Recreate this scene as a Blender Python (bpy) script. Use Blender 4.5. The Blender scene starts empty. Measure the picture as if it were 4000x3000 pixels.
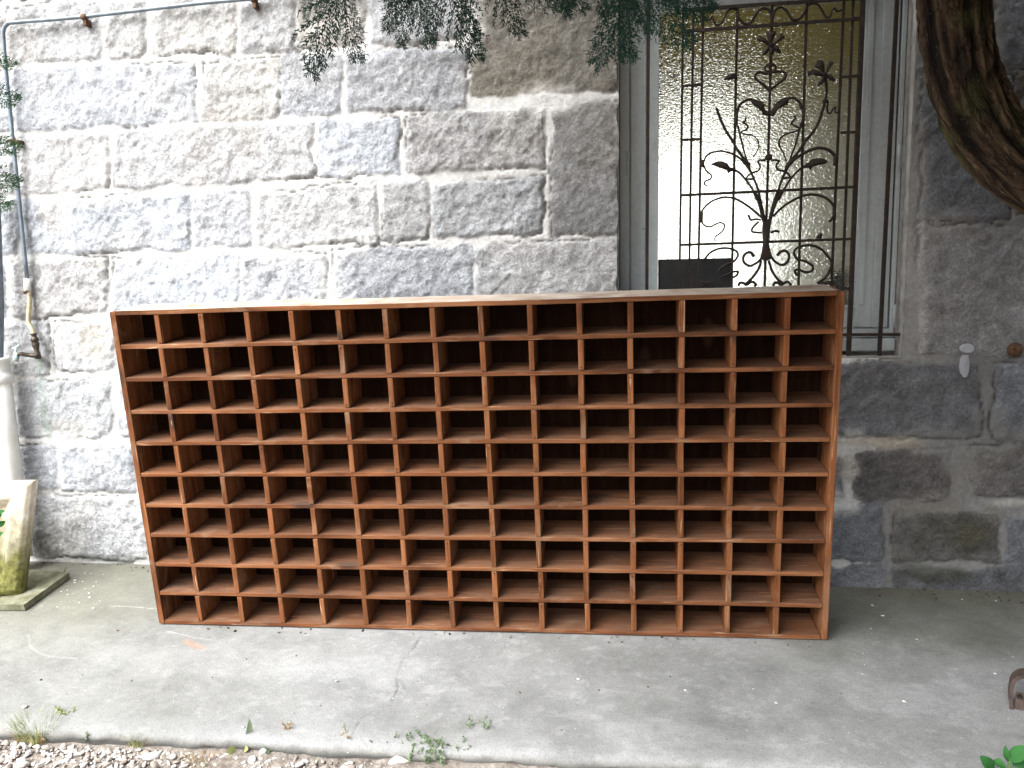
import bpy, bmesh, math, random
import numpy as np
from mathutils import Vector, Matrix

S = bpy.context.scene
COL = S.collection
rnd = random.Random(7)

# ------------------------------------------------------------------ camera
F_PX = 3150.127                       # focal length for a 4000 px wide frame
R_AX = Vector((0.987717, 0.155323, -0.017000))
D_AX = Vector((0.003431, -0.130330, -0.991465))
V_AX = Vector((-0.156213, 0.979229, -0.129262))
CAM = Vector((0.0, -3.2373, 1.2468))
SLAB_N = Vector((-0.010503, -0.106020, 0.994309))
SLAB_P = Vector((-1.845256, -0.4959, -0.06664))


def ray(u, v):
    return R_AX * ((u - 2000) / F_PX) + D_AX * ((v - 1500) / F_PX) + V_AX


def P(u, v, Y=0.0):
    """world point on the vertical plane y = Y that stands at (u, v) in the survey"""
    r = ray(u, v)
    return CAM + r * ((Y - CAM.y) / r.y)


def G(u, v, h=0.0):
    """world point h above the slab"""
    r = ray(u, v)
    return CAM + r * ((SLAB_N.dot(SLAB_P - CAM) + h) / SLAB_N.dot(r))


def project(p):
    d = p - CAM
    z = d.dot(V_AX)
    if z < 0.05:
        return None
    return (2000 + F_PX * d.dot(R_AX) / z, 1500 + F_PX * d.dot(D_AX) / z)


def slab_z(x, y):
    return SLAB_P.z - (SLAB_N.x * (x - SLAB_P.x) + SLAB_N.y * (y - SLAB_P.y)) / SLAB_N.z


cd = bpy.data.cameras.new('camera')
cd.sensor_width = 36.0
cd.lens = F_PX / 4000 * 36.0
cd.clip_start = 0.05
cd.clip_end = 2000
cam = bpy.data.objects.new('camera', cd)
COL.objects.link(cam)
M = Matrix((R_AX, -D_AX, -V_AX)).transposed().to_4x4()
M.translation = CAM
cam.matrix_world = M
S.camera = cam

# ------------------------------------------------------------------ noise


def _hash(ix, iy, iz, seed):
    h = (ix * 374761393 + iy * 668265263 + iz * 2147483647 + seed * 1274126177) & 0xFFFFFFFF
    h = ((h ^ (h >> 13)) * 1274126177) & 0xFFFFFFFF
    h = h ^ (h >> 16)
    return (h & 0xFFFFFF).astype(np.float64) / 0xFFFFFF


def vnoise(x, y, scale, seed=0):
    """smooth value noise in -1..1; scale = cells per metre"""
    x = np.asarray(x, dtype=np.float64) * scale + 1000.0
    y = np.asarray(y, dtype=np.float64) * scale + 1000.0
    ix = np.floor(x).astype(np.int64)
    iy = np.floor(y).astype(np.int64)
    fx = x - ix
    fy = y - iy
    fx = fx * fx * (3 - 2 * fx)
    fy = fy * fy * (3 - 2 * fy)
    z = np.zeros_like(ix)
    a = _hash(ix, iy, z, seed)
    b = _hash(ix + 1, iy, z, seed)
    c = _hash(ix, iy + 1, z, seed)
    d = _hash(ix + 1, iy + 1, z, seed)
    return ((a * (1 - fx) + b * fx) * (1 - fy) + (c * (1 - fx) + d * fx) * fy) * 2 - 1


def fbm(x, y, scale, seed=0, octv=4, gain=0.5):
    t = 0
    a = 1.0
    for k in range(octv):
        t = t + a * vnoise(x, y, scale * 2 ** k, seed + 17 * k)
        a *= gain
    return t


def sstep(a, b, x):
    t = np.clip((x - a) / (b - a), 0, 1)
    return t * t * (3 - 2 * t)


# ------------------------------------------------------------------ mesh helpers


def tag(o, label=None, cat=None, group=None, kind=None):
    if label:
        o['label'] = label
    if cat:
        o['category'] = cat
    if group:
        o['group'] = group
    if kind:
        o['kind'] = kind
    return o


def empty(name, loc=(0, 0, 0), mat=None):
    o = bpy.data.objects.new(name, None)
    COL.objects.link(o)
    o.empty_display_size = 0.1
    if mat is not None:
        o.matrix_world = mat
    else:
        o.location = loc
    return o


def link(name, me, parent=None):
    o = bpy.data.objects.new(name, me)
    COL.objects.link(o)
    if parent is not None:
        o.parent = parent
        o.matrix_parent_inverse = Matrix.Identity(4)
    return o


def npmesh(name, V, quads=None, tris=None, mat=None, smooth=True, mats=None):
    me = bpy.data.meshes.new(name)
    V = np.asarray(V, dtype=np.float32)
    nq = 0 if quads is None else len(quads)
    nt = 0 if tris is None else len(tris)
    me.vertices.add(len(V))
    me.vertices.foreach_set('co', V.ravel())
    loops = []
    if nq:
        loops.append(np.asarray(quads, dtype=np.int32).ravel())
    if nt:
        loops.append(np.asarray(tris, dtype=np.int32).ravel())
    L = np.concatenate(loops)
    me.loops.add(len(L))
    me.loops.foreach_set('vertex_index', L)
    starts = np.concatenate([np.arange(nq) * 4, nq * 4 + np.arange(nt) * 3]).astype(np.int32)
    totals = np.concatenate([np.full(nq, 4), np.full(nt, 3)]).astype(np.int32)
    me.polygons.add(nq + nt)
    me.polygons.foreach_set('loop_start', starts)
    me.polygons.foreach_set('loop_total', totals)
    me.polygons.foreach_set('use_smooth', np.full(nq + nt, smooth))
    me.update(calc_edges=True)
    me.validate()
    if mat:
        me.materials.append(mat)
    return me


class MB:
    """collects shapes; build() links them as ONE mesh object"""

    def __init__(self):
        self.bm = bmesh.new()

    def box(self, x0, x1, y0, y1, z0, z1, bev=0.0):
        b = self.bm
        vs = [b.verts.new((x, y, z)) for x in (x0, x1) for y in (y0, y1) for z in (z0, z1)]
        fs = [(0, 1, 3, 2), (4, 6, 7, 5), (0, 4, 5, 1), (2, 3, 7, 6), (0, 2, 6, 4), (1, 5, 7, 3)]
        fa = [b.faces.new([vs[i] for i in f]) for f in fs]
        if bev:
            es = list({e for f in fa for e in f.edges})
            bmesh.ops.bevel(b, geom=es, offset=bev, segments=2, affect='EDGES', profile=0.6)
        return self

    def tube(self, pts, r, n=8, caps=True, flat=1.0):
        """tube along pts; r a number or list of radii"""
        b = self.bm
        pts = [Vector(p) for p in pts]
        m = len(pts)
        rs = [r] * m if not isinstance(r, (list, tuple)) else r
        rings = []
        t0 = (pts[1] - pts[0]).normalized()
        up = Vector((0, 1, 0)) if abs(t0.y) < 0.9 else Vector((1, 0, 0))
        a = t0.cross(up).normalized()
        for i in range(m):
            t = (pts[min(i + 1, m - 1)] - pts[max(i - 1, 0)])
            if t.length < 1e-9:
                t = t0.copy()
            t.normalize()
            a = (a - t * a.dot(t))
            a = a.normalized() if a.length > 1e-6 else t.orthogonal().normalized()
            c = t.cross(a)
            ring = []
            for k in range(n):
                w = 2 * math.pi * k / n
                ring.append(b.verts.new(pts[i] + a * (math.cos(w) * rs[i]) + c * (math.sin(w) * rs[i] * flat)))
            rings.append(ring)
        for i in range(m - 1):
            for k in range(n):
                f = b.faces.new((rings[i][k], rings[i][(k + 1) % n], rings[i + 1][(k + 1) % n], rings[i + 1][k]))
                f.smooth = True
        if caps:
            b.faces.new(rings[0][::-1])
            b.faces.new(rings[-1])
        return self

    def plate(self, pts, nrm, th, dome=0.0):
        """flat outline pts extruded by th along nrm, centre raised by dome"""
        b = self.bm
        nrm = Vector(nrm)
        pts = [Vector(p) for p in pts]
        c = sum(pts, Vector()) / len(pts)
        fr = [b.verts.new(p + nrm * (th / 2)) for p in pts]
        bk = [b.verts.new(p - nrm * (th / 2)) for p in pts]
        cf = b.verts.new(c + nrm * (th / 2 + dome))
        cb = b.verts.new(c - nrm * (th / 2))
        n = len(pts)
        for i in range(n):
            j = (i + 1) % n
            b.faces.new((fr[i], fr[j], cf))
            b.faces.new((bk[j], bk[i], cb))
            b.faces.new((fr[j], fr[i], bk[i], bk[j]))
        return self

    def build(self, name, mat, parent=None, smooth=False):
        bmesh.ops.recalc_face_normals(self.bm, faces=self.bm.faces)
        me = bpy.data.meshes.new(name)
        self.bm.to_mesh(me)
        self.bm.free()
        if smooth:
            me.polygons.foreach_set('use_smooth', np.full(len(me.polygons), True))
        me.materials.append(mat)
        return link(name, me, parent)


def spline(pts, sub=6):
    """Catmull-Rom through pts"""
    pts = [Vector(p) for p in pts]
    if len(pts) < 3:
        return pts
    q = [pts[0] * 2 - pts[1]] + pts + [pts[-1] * 2 - pts[-2]]
    out = []
    for i in range(1, len(q) - 2):
        p0, p1, p2, p3 = q[i - 1:i + 3]
        for k in range(sub):
            t = k / sub
            out.append(0.5 * ((2 * p1) + (p2 - p0) * t + (2 * p0 - 5 * p1 + 4 * p2 - p3) * t * t + (3 * p1 - p0 - 3 * p2 + p3) * t ** 3))
    out.append(pts[-1])
    return out


# ------------------------------------------------------------------ material helpers


class NT:
    def __init__(self, name):
        self.mat = bpy.data.materials.new(name)
        self.mat.use_nodes = True
        self.t = self.mat.node_tree
        self.t.nodes.clear()
        self.out = self.n('ShaderNodeOutputMaterial')
        self.x = 0

    def n(self, typ, props=None, **ins):
        nd = self.t.nodes.new(typ)
        for k, v in (props or {}).items():
            setattr(nd, k, v)
        for k, v in ins.items():
            self.set(nd, k, v)
        return nd

    def set(self, nd, k, v):
        key = k.replace('_', ' ')
        sock = None
        if k.startswith('i') and k[1:].isdigit():
            sock = nd.inputs[int(k[1:])]
        else:
            for s in nd.inputs:
                if s.name.lower() == key.lower() and s.enabled:
                    sock = s
                    break
        if sock is None:
            raise KeyError(k)
        if isinstance(v, bpy.types.NodeSocket):
            self.t.links.new(v, sock)
        elif isinstance(v, bpy.types.Node):
            self.t.links.new(v.outputs[0], sock)
        else:
            if isinstance(v, (tuple, list)) and len(v) == 3 and sock.type == 'RGBA':
                v = (*v, 1)
            sock.default_value = v

    def obj(self):
        return self.n('ShaderNodeTexCoord').outputs['Object']

    def map(self, vec, scale=(1, 1, 1), loc=(0, 0, 0), rot=(0, 0, 0)):
        return self.n('ShaderNodeMapping', Vector=vec, Scale=scale, Location=loc, Rotation=rot).outputs[0]

    def noise(self, vec, scale, detail=4, rough=0.55, dist=0.0):
        return self.n('ShaderNodeTexNoise', Vector=vec, Scale=scale, Detail=detail, Roughness=rough, Distortion=dist).outputs[0]

    def voro(self, vec, scale, feature='F1', out='Distance', rand=1.0):
        return self.n('ShaderNodeTexVoronoi', {'feature': feature}, Vector=vec, Scale=scale, Randomness=rand).outputs[out]

    def ramp(self, fac, stops, interp='LINEAR'):
        nd = self.n('ShaderNodeValToRGB', Fac=fac)
        cr = nd.color_ramp
        cr.interpolation = interp
        while len(cr.elements) < len(stops):
            cr.elements.new(0.5)
        for e, (p, c) in zip(cr.elements, stops):
            e.position = p
            if not isinstance(c, (tuple, list)):
                c = (c, c, c)
            e.color = (*c[:3], 1)
        return nd.outputs[0]

    def mix(self, fac, a, b, blend='MIX'):
        nd = self.n('ShaderNodeMix', {'data_type': 'RGBA', 'blend_type': blend})
        for i, v in ((0, fac), (6, a), (7, b)):
            s = nd.inputs[i]
            if isinstance(v, bpy.types.NodeSocket):
                self.t.links.new(v, s)
            elif isinstance(v, (tuple, list)):
                s.default_value = (*v[:3], 1)
            else:
                s.default_value = v if i == 0 else (v, v, v, 1)
        return nd.outputs[2]

    def math(self, op, a, b=0.0, clamp=False):
        nd = self.n('ShaderNodeMath', {'operation': op, 'use_clamp': clamp})
        for i, v in ((0, a), (1, b)):
            if isinstance(v, bpy.types.NodeSocket):
                self.t.links.new(v, nd.inputs[i])
            else:
                nd.inputs[i].default_value = v
        return nd.outputs[0]

    def attr(self, name, out='Color'):
        return self.n('ShaderNodeAttribute', {'attribute_name': name}).outputs[out]

    def bump(self, h, strength=0.5, dist=0.005, normal=None):
        kw = dict(Height=h, Strength=strength, Distance=dist)
        if normal is not None:
            kw['Normal'] = normal
        return self.n('ShaderNodeBump', **kw).outputs[0]

    def done(self, color, rough=0.8, normal=None, metallic=0.0, spec=0.3, **extra):
        b = self.n('ShaderNodeBsdfPrincipled')
        self.set(b, 'Base_Color', color)
        self.set(b, 'Roughness', rough)
        self.set(b, 'Metallic', metallic)
        self.set(b, 'Specular_IOR_Level', spec)
        if normal is not None:
            self.set(b, 'Normal', normal)
        for k, v in extra.items():
            self.set(b, k, v)
        self.t.links.new(b.outputs[0], self.out.inputs[0])
        return self.mat


def simple(name, col, rough=0.7, var=0.25, scale=30, bump=0.3, bd=0.002, metallic=0.0, spec=0.3, col2=None):
    m = NT(name)
    v = m.obj()
    n = m.noise(v, scale, 5)
    c2 = col2 or tuple(c * (1 - var) for c in col)
    c1 = tuple(min(1, c * (1 + var * 0.5)) for c in col)
    c = m.ramp(n, [(0.3, c2), (0.7, c1)])
    nm = m.bump(m.noise(v, scale * 4, 4), bump, bd)
    return m.done(c, rough, nm, metallic, spec)


# stone wall: per-vertex 'tint' (colour of each block / mortar / stains) and 'mask' (1 = block)
def wall_material():
    m = NT('stone_wall')
    v = m.obj()
    tint = m.attr('tint')
    mask = m.attr('mask', 'Fac')
    n1 = m.noise(v, 105, 4, 0.65)
    n2 = m.noise(v, 14, 4, 0.6)
    pits = m.voro(m.map(v, (1, 1, 1.25)), 95)
    sp = m.ramp(n1, [(0.3, 0.68), (0.5, 0.97), (0.68, 1.22)])
    sp2 = m.ramp(n2, [(0.3, 0.66), (0.7, 1.22)])
    c = m.mix(1.0, tint, sp, 'MULTIPLY')
    c = m.mix(1.0, c, sp2, 'MULTIPLY')
    pit = m.ramp(pits, [(0.0, 0.45), (0.28, 1.0)])
    c = m.mix(0.5, c, pit, 'MULTIPLY')
    mc = m.mix(1.0, tint, m.ramp(m.noise(v, 60, 5, 0.6), [(0.25, 0.72), (0.7, 1.1)]), 'MULTIPLY')
    col = m.mix(mask, mc, c)
    b1 = m.bump(m.noise(v, 70, 5, 0.7), m.math('MULTIPLY_ADD', mask, 0.8), 0.012)
    b2 = m.bump(m.noise(m.map(v, (1, 1, 1.5)), 170, 4, 0.7), 0.7, 0.007, b1)
    return m.done(col, 0.9, b2, spec=0.2)


def concrete_material():
    m = NT('worn_concrete')
    v = m.obj()
    tint = m.attr('tint')
    n1 = m.noise(v, 7, 6, 0.65, 0.5)
    n2 = m.noise(m.map(v, (18, 30, 18)), 1.5, 5, 0.7)
    n3 = m.noise(v, 190, 3, 0.7)
    c = m.mix(1.0, tint, m.ramp(n1, [(0.3, 0.82), (0.5, 0.98), (0.72, 1.1)]), 'MULTIPLY')
    c = m.mix(1.0, c, m.ramp(n2, [(0.3, 0.9), (0.62, 1.03), (0.75, 1.2)]), 'MULTIPLY')
    c = m.mix(0.6, c, m.ramp(n3, [(0.3, 0.6), (0.5, 1.0), (0.75, 1.25)]), 'MULTIPLY')
    dk = m.ramp(m.voro(v, 16), [(0.0, 0.25), (0.055, 1.0)])
    c = m.mix(0.8, c, dk, 'MULTIPLY')
    wh = m.ramp(m.voro(m.map(v, (1, 1.7, 1), (3, 1, 0)), 21), [(0.0, 1.0), (0.05, 0.0)])
    c = m.mix(wh, c, (0.8, 0.8, 0.78))
    nm = m.bump(m.noise(v, 130, 4, 0.7), 0.4, 0.004)
    nm = m.bump(n2, 0.25, 0.004, nm)
    return m.done(c, 0.88, nm, spec=0.25)


def wood_material(name, axis, tone, dust=0.0, worn=1.0, dustcol=(0.115, 0.080, 0.060)):
    """old pine; grain runs along the local axis (0 x, 2 z)"""
    m = NT(name)
    v = m.obj()
    info = m.n('ShaderNodeObjectInfo')
    off = m.n('ShaderNodeVectorMath', {'operation': 'SCALE'}, i0=(13.1, 7.7, 19.3))
    m.t.links.new(info.outputs['Random'], off.inputs['Scale'])
    vv = m.n('ShaderNodeVectorMath', {'operation': 'ADD'}, i0=v, i1=off.outputs[0]).outputs[0]
    sc = [26, 26, 26]
    sc[axis] = 1.6
    sk = [11, 11, 11]
    sk[axis] = 4.5
    g = m.noise(m.map(vv, tuple(sc)), 1.0, 5, 0.6, 1.3)
    fine = m.noise(m.map(vv, tuple(s * 5 for s in sc)), 1.0, 3, 0.6)
    big = m.noise(vv, 3.2, 3, 0.5)
    a, b, c = tone
    col = m.ramp(g, [(0.28, a), (0.5, b), (0.72, c)])
    col = m.mix(0.55, col, m.ramp(fine, [(0.3, 0.6), (0.6, 1.1)]), 'MULTIPLY')
    col = m.mix(0.7, col, m.ramp(big, [(0.3, 0.68), (0.65, 1.15)]), 'MULTIPLY')
    tone = m.math('ADD', m.n('ShaderNodeAttribute', {'attribute_type': 'OBJECT', 'attribute_name': 'tone'}).outputs['Fac'], m.attr('vt', 'Fac'))
    col = m.mix(0.8, col, m.ramp(tone, [(0.0, (0.62, 0.5, 0.42)), (0.5, (0.95, 0.95, 0.95)), (1.0, (1.35, 1.32, 1.3))]), 'MULTIPLY')
    bl = [5.5, 5.5, 5.5]
    bl[axis] = 2.6
    st1 = m.ramp(m.noise(m.map(vv, tuple(bl), (7, 3, 1)), 1.0, 5, 0.65, 0.6), [(0.52, 0.0), (0.68, 0.75)])
    col = m.mix(st1, col, m.mix(1.0, col, (0.42, 0.36, 0.34), 'MULTIPLY'))
    st2 = m.ramp(m.noise(m.map(vv, tuple(bl), (1, 9, 4)), 1.4, 5, 0.7, 0.8), [(0.55, 0.0), (0.72, 0.55 * worn)])
    col = m.mix(st2, col, (0.27, 0.185, 0.12))
    kn = m.ramp(m.voro(m.map(vv, tuple(sk)), 0.62), [(0.0, 1.0), (0.1, 0.85), (0.17, 0.0)])
    col = m.mix(kn, col, (0.045, 0.022, 0.014))
    scr = m.ramp(m.noise(m.map(vv, tuple(s * 2.2 for s in sc)), 1.0, 2, 0.5, 2.0), [(0.66, 0.0), (0.75, 0.7 * worn)])
    col = m.mix(scr, col, (0.5, 0.31, 0.19))
    if dust:
        geo = m.n('ShaderNodeNewGeometry')
        sx = m.n('ShaderNodeSeparateXYZ', Vector=geo.outputs['Normal'])
        up = m.math('MULTIPLY', m.ramp(sx.outputs['Z'], [(0.7, 0.0), (0.95, 1.0)]), dust)
        d2 = m.math('MULTIPLY', up, m.ramp(m.noise(vv, 9, 4, 0.6), [(0.3, 0.35), (0.65, 1.0)]))
        col = m.mix(d2, col, dustcol)
    nm = m.bump(fine, 0.35, 0.0015)
    nm = m.bump(g, 0.3, 0.002, nm)
    return m.done(col, 0.7, nm, spec=0.14 * (0.2 + 0.8 * worn))


def bark_material():
    m = NT('bark')
    v = m.obj()
    h = m.attr('ridge', 'Fac')
    n1 = m.noise(v, 28, 5, 0.65)
    n2 = m.noise(v, 6, 3)
    c = m.ramp(h, [(0.05, (0.018, 0.012, 0.009)), (0.4, (0.06, 0.04, 0.026)), (0.9, (0.125, 0.088, 0.055))])
    c = m.mix(0.7, c, m.ramp(n1, [(0.3, 0.55), (0.65, 1.2)]), 'MULTIPLY')
    sv = m.attr('stem', 'Vector')
    f1 = m.math('ABSOLUTE', m.math('SUBTRACT', m.noise(sv, 9, 5, 0.6, 0.6), 0.5))
    f2 = m.math('ABSOLUTE', m.math('SUBTRACT', m.noise(m.map(sv, (2.2, 2.2, 3.4), (4, 2, 9)), 9, 4, 0.6, 0.4), 0.5))
    fis = m.math('MULTIPLY', m.ramp(f1, [(0.0, 0.0), (0.045, 1.0)]), m.ramp(f2, [(0.0, 0.45), (0.03, 1.0)]))
    c = m.mix(0.85, c, m.mix(fis, (0.12, 0.095, 0.08), (1, 1, 1)), 'MULTIPLY')
    mo = m.ramp(n2, [(0.52, 0.0), (0.66, 0.6)])
    c = m.mix(mo, c, (0.062, 0.066, 0.026))
    li = m.ramp(m.voro(v, 34), [(0.0, 1.0), (0.09, 0.0)])
    c = m.mix(m.math('MULTIPLY', li, 0.55), c, (0.27, 0.28, 0.25))
    nm = m.bump(m.noise(m.map(v, (1, 1, 0.5)), 90, 4, 0.7), 0.8, 0.008)
    nm = m.bump(fis, 0.9, 0.010, nm)
    return m.done(c, 0.92, nm, spec=0.15)


def foliage_material(name, dark, light):
    m = NT(name)
    v = m.obj()
    c = m.ramp(m.attr('shade', 'Fac'), [(0.0, dark), (1.0, light)])
    c = m.mix(0.6, c, m.ramp(m.noise(v, 22, 3), [(0.3, 0.6), (0.7, 1.25)]), 'MULTIPLY')
    mt = m.done(c, 0.85, None, spec=0.08)
    b = [n for n in m.t.nodes if n.type == 'BSDF_PRINCIPLED'][0]
    tr = m.n('ShaderNodeBsdfTranslucent')
    m.t.links.new(c, tr.inputs[0])
    mx = m.n('ShaderNodeMixShader')
    mx.inputs[0].default_value = 0.32
    m.t.links.new(b.outputs[0], mx.inputs[1])
    m.t.links.new(tr.outputs[0], mx.inputs[2])
    m.t.links.new(mx.outputs[0], m.out.inputs[0])
    return mt


def paint_material(name, col):
    """weathered white gloss paint with dirt streaks and flakes"""
    m = NT(name)
    v = m.obj()
    n1 = m.noise(m.map(v, (9, 9, 1.6)), 1.0, 5, 0.65)
    n2 = m.noise(v, 45, 4, 0.7)
    c = m.ramp(n1, [(0.25, tuple(x * 0.84 for x in col)), (0.55, col), (0.8, tuple(min(1, x * 1.08) for x in col))])
    c = m.mix(0.6, c, m.ramp(n2, [(0.3, 0.8), (0.6, 1.05)]), 'MULTIPLY')
    fl = m.ramp(m.noise(v, 17, 6, 0.75), [(0.67, 0.0), (0.71, 0.75)])
    c = m.mix(fl, c, (0.13, 0.105, 0.085))
    nm = m.bump(n2, 0.2, 0.0015)
    return m.done(c, 0.55, nm, spec=0.35)


def iron_material(name='rusty_iron', a=(0.010, 0.008, 0.007), b=(0.024, 0.016, 0.012), c=(0.05, 0.028, 0.018)):
    m = NT(name)
    v = m.obj()
    col = m.ramp(m.noise(v, 38, 5, 0.65), [(0.3, a), (0.55, b), (0.75, c)])
    nm = m.bump(m.noise(v, 240, 4, 0.7), 0.6, 0.002)
    return m.done(col, 0.8, nm, 0.15, 0.3)


def glass_material():
    m = NT('textured_glass')
    v = m.obj()
    w1 = m.noise(m.map(v, (1.0, 1, 2.0)), 88, 2, 0.5, 0.2)
    w2 = m.noise(m.map(v, (1.0, 1, 1.5)), 150, 2, 0.5)
    nm = m.bump(w1, 1.0, 0.0044)
    nm = m.bump(w2, 0.5, 0.0012, nm)
    return m.done((0.93, 0.95, 0.90), 0.06, nm, spec=0.5, Transmission_Weight=1.0, IOR=1.45)


def glow_material():
    m = NT('emissive_pane')
    e = m.n('ShaderNodeEmission', Color=(1.0, 0.99, 0.96), Strength=1.15)  # emits by itself, in place of daylight behind the glass
    m.t.links.new(e.outputs[0], m.out.inputs[0])
    return m.mat


def gravel_material():
    m = NT('limestone_pebbles')
    v = m.obj()
    c = m.ramp(m.attr('shade', 'Fac'), [(0.0, (0.17, 0.13, 0.105)), (0.35, (0.36, 0.31, 0.27)), (0.7, (0.52, 0.50, 0.475)), (1.0, (0.66, 0.655, 0.64))])
    c = m.mix(0.6, c, m.ramp(m.noise(v, 90, 4), [(0.3, 0.72), (0.7, 1.1)]), 'MULTIPLY')
    nm = m.bump(m.noise(v, 160, 4, 0.7), 0.5, 0.003)
    return m.done(c, 0.85, nm, spec=0.25)


def soil_material():
    m = NT('soil')
    v = m.obj()
    c = m.ramp(m.noise(v, 35, 6, 0.7), [(0.25, (0.09, 0.07, 0.058)), (0.5, (0.25, 0.215, 0.185)), (0.75, (0.42, 0.385, 0.345))])
    c = m.mix(0.5, c, m.ramp(m.noise(v, 2.5, 3), [(0.35, 0.8), (0.7, 1.1)]), 'MULTIPLY')
    nm = m.bump(m.noise(v, 80, 5, 0.75), 1.0, 0.012)
    return m.done(c, 0.95, nm, spec=0.1)


MAT = dict(
    wall=wall_material(), slab=concrete_material(),
    wood_h=wood_material('pine_board', 0, ((0.08413, 0.02866, 0.01078), (0.16314, 0.06233, 0.02474), (0.24214, 0.10986, 0.05168)), 0.5),
    wood_v=wood_material('pine_upright', 2, ((0.08413, 0.02866, 0.00967), (0.16928, 0.06233, 0.02264), (0.24214, 0.10588, 0.04628)), 0.3),
    wood_top=wood_material('pine_top', 0, ((0.08413, 0.02866, 0.01078), (0.17134, 0.06823, 0.02694), (0.25547, 0.11476, 0.05497)), 1.0, 1.0, (0.456, 0.398, 0.333)),
    wood_back=wood_material('pine_back', 2, ((0.010, 0.0042, 0.0024), (0.017, 0.0075, 0.004), (0.027, 0.0125, 0.0065)), 0.0, 0.0),  # near-black so the backs of the cells read as deep shade
    bark=bark_material(),
    leaf=foliage_material('cypress_leaf', (0.008, 0.018, 0.014), (0.032, 0.078, 0.056)),
    leaf_left=foliage_material('young_conifer_leaf', (0.018, 0.055, 0.03), (0.07, 0.16, 0.07)),
    weed=foliage_material('weed_leaf', (0.10, 0.13, 0.075), (0.27, 0.32, 0.21)),
    clover=foliage_material('clover_leaf', (0.02, 0.085, 0.025), (0.055, 0.18, 0.05)),
    litter=foliage_material('dead_leaf', (0.035, 0.024, 0.016), (0.15, 0.10, 0.06)),
    straw=foliage_material('straw', (0.26, 0.16, 0.09), (0.56, 0.42, 0.28)),
    grass=foliage_material('grass_blade', (0.14, 0.18, 0.05), (0.36, 0.40, 0.16)),
    paint=paint_material('grey_white_paint', (0.38, 0.415, 0.42)),
    iron=iron_material(), glass=glass_material(), pebble=gravel_material(), soil=soil_material(),
    rust=iron_material('orange_rust', (0.04, 0.024, 0.016), (0.11, 0.058, 0.032), (0.2, 0.115, 0.065)),
    rust_band=iron_material('brown_rust', (0.035, 0.026, 0.023), (0.085, 0.060, 0.050), (0.14, 0.10, 0.082)),
    zinc=simple('zinc_pipe', (0.17, 0.205, 0.24), 0.45, 0.35, 24, metallic=0.3, spec=0.4),
    white_pipe=simple('white_pvc', (0.72, 0.71, 0.67), 0.5, 0.2, 9, 0.15),
    hemp=simple('hemp_wrap', (0.52, 0.45, 0.30), 0.9, 0.3, 40, 0.6),
    brass=simple('dull_brass', (0.075, 0.06, 0.045), 0.5, 0.5, 60, metallic=0.5),
    verdigris=simple('verdigris', (0.36, 0.46, 0.42), 0.6, 0.4, 50),
    dark_panel=simple('dark_board', (0.022, 0.021, 0.021), 0.6, 0.4, 25, 0.15),
    white_dab=simple('white_filler', (0.29, 0.30, 0.32), 0.6, 0.1, 40, 0.3),
    room=simple('ochre_plaster', (0.36, 0.305, 0.085), 0.9, 0.12, 3, 0.2),
    dado=simple('pale_dado', (0.66, 0.66, 0.62), 0.9, 0.1, 3, 0.2),
    glow=glow_material(),
    room_floor=simple('room_floor', (0.25, 0.2, 0.14), 0.8, 0.3, 6),
    plaster=simple('lime_plaster', (0.27, 0.26, 0.24), 0.9, 0.35, 22, 0.7, 0.005),
    crack=simple('hole_dark', (0.03, 0.028, 0.025), 0.95, 0.3, 60),
    petal=simple('clover_stalk', (0.1, 0.2, 0.05), 0.7, 0.3, 60),
)


def trough_material():
    m = NT('mossy_concrete')
    v = m.obj()
    sz = m.n('ShaderNodeSeparateXYZ', Vector=v).outputs['Z']
    n = m.noise(v, 9, 5, 0.65, 0.6)
    hgt = m.math('MULTIPLY_ADD', n, 0.38)
    m.t.links.new(sz, hgt.node.inputs[2])
    alg = m.ramp(hgt, [(0.30, 1.0), (0.56, 0.0)])
    base = m.ramp(m.noise(v, 26, 5, 0.65), [(0.3, (0.40, 0.33, 0.24)), (0.55, (0.58, 0.52, 0.42)), (0.75, (0.68, 0.64, 0.57))])
    gr = m.ramp(m.noise(v, 40, 4), [(0.35, (0.075, 0.075, 0.022)), (0.7, (0.21, 0.20, 0.06))])
    c = m.mix(alg, base, gr)
    nm = m.bump(m.noise(v, 90, 5, 0.7), 0.6, 0.004)
    return m.done(c, 0.9, nm, spec=0.2)


def moss_slab_material():
    m = NT('mossy_flagstone')
    v = m.obj()
    c = m.ramp(m.noise(v, 14, 5, 0.65), [(0.3, (0.07, 0.07, 0.04)), (0.52, (0.15, 0.147, 0.095)), (0.75, (0.26, 0.255, 0.2))])
    nm = m.bump(m.noise(v, 90, 5, 0.7), 0.5, 0.004)
    return m.done(c, 0.9, nm, spec=0.2)


MAT['trough'] = trough_material()
MAT['flag'] = moss_slab_material()

# ------------------------------------------------------------------ stone wall
WX0, WX1 = P(2413, 700).x, 0.985      # window opening
WZ0, WZ1 = 0.925, 2.46


def wallpx(x, y):
    """(x, y) of the 2212 px wide survey sheet -> wall X, Z"""
    p = P(x * 4000 / 2212, y * 4000 / 2212)
    return (p.x, p.z)


STONES = []      # (quad [(X,Z)*4] tl,tr,br,bl , tint , relief)
BLUE = (0.385, 0.40, 0.425)
GREY = (0.40, 0.402, 0.405)
BROWN = (0.395, 0.387, 0.374)
DARK = (0.163, 0.168, 0.180)
DGREY = (0.224, 0.235, 0.255)


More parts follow.
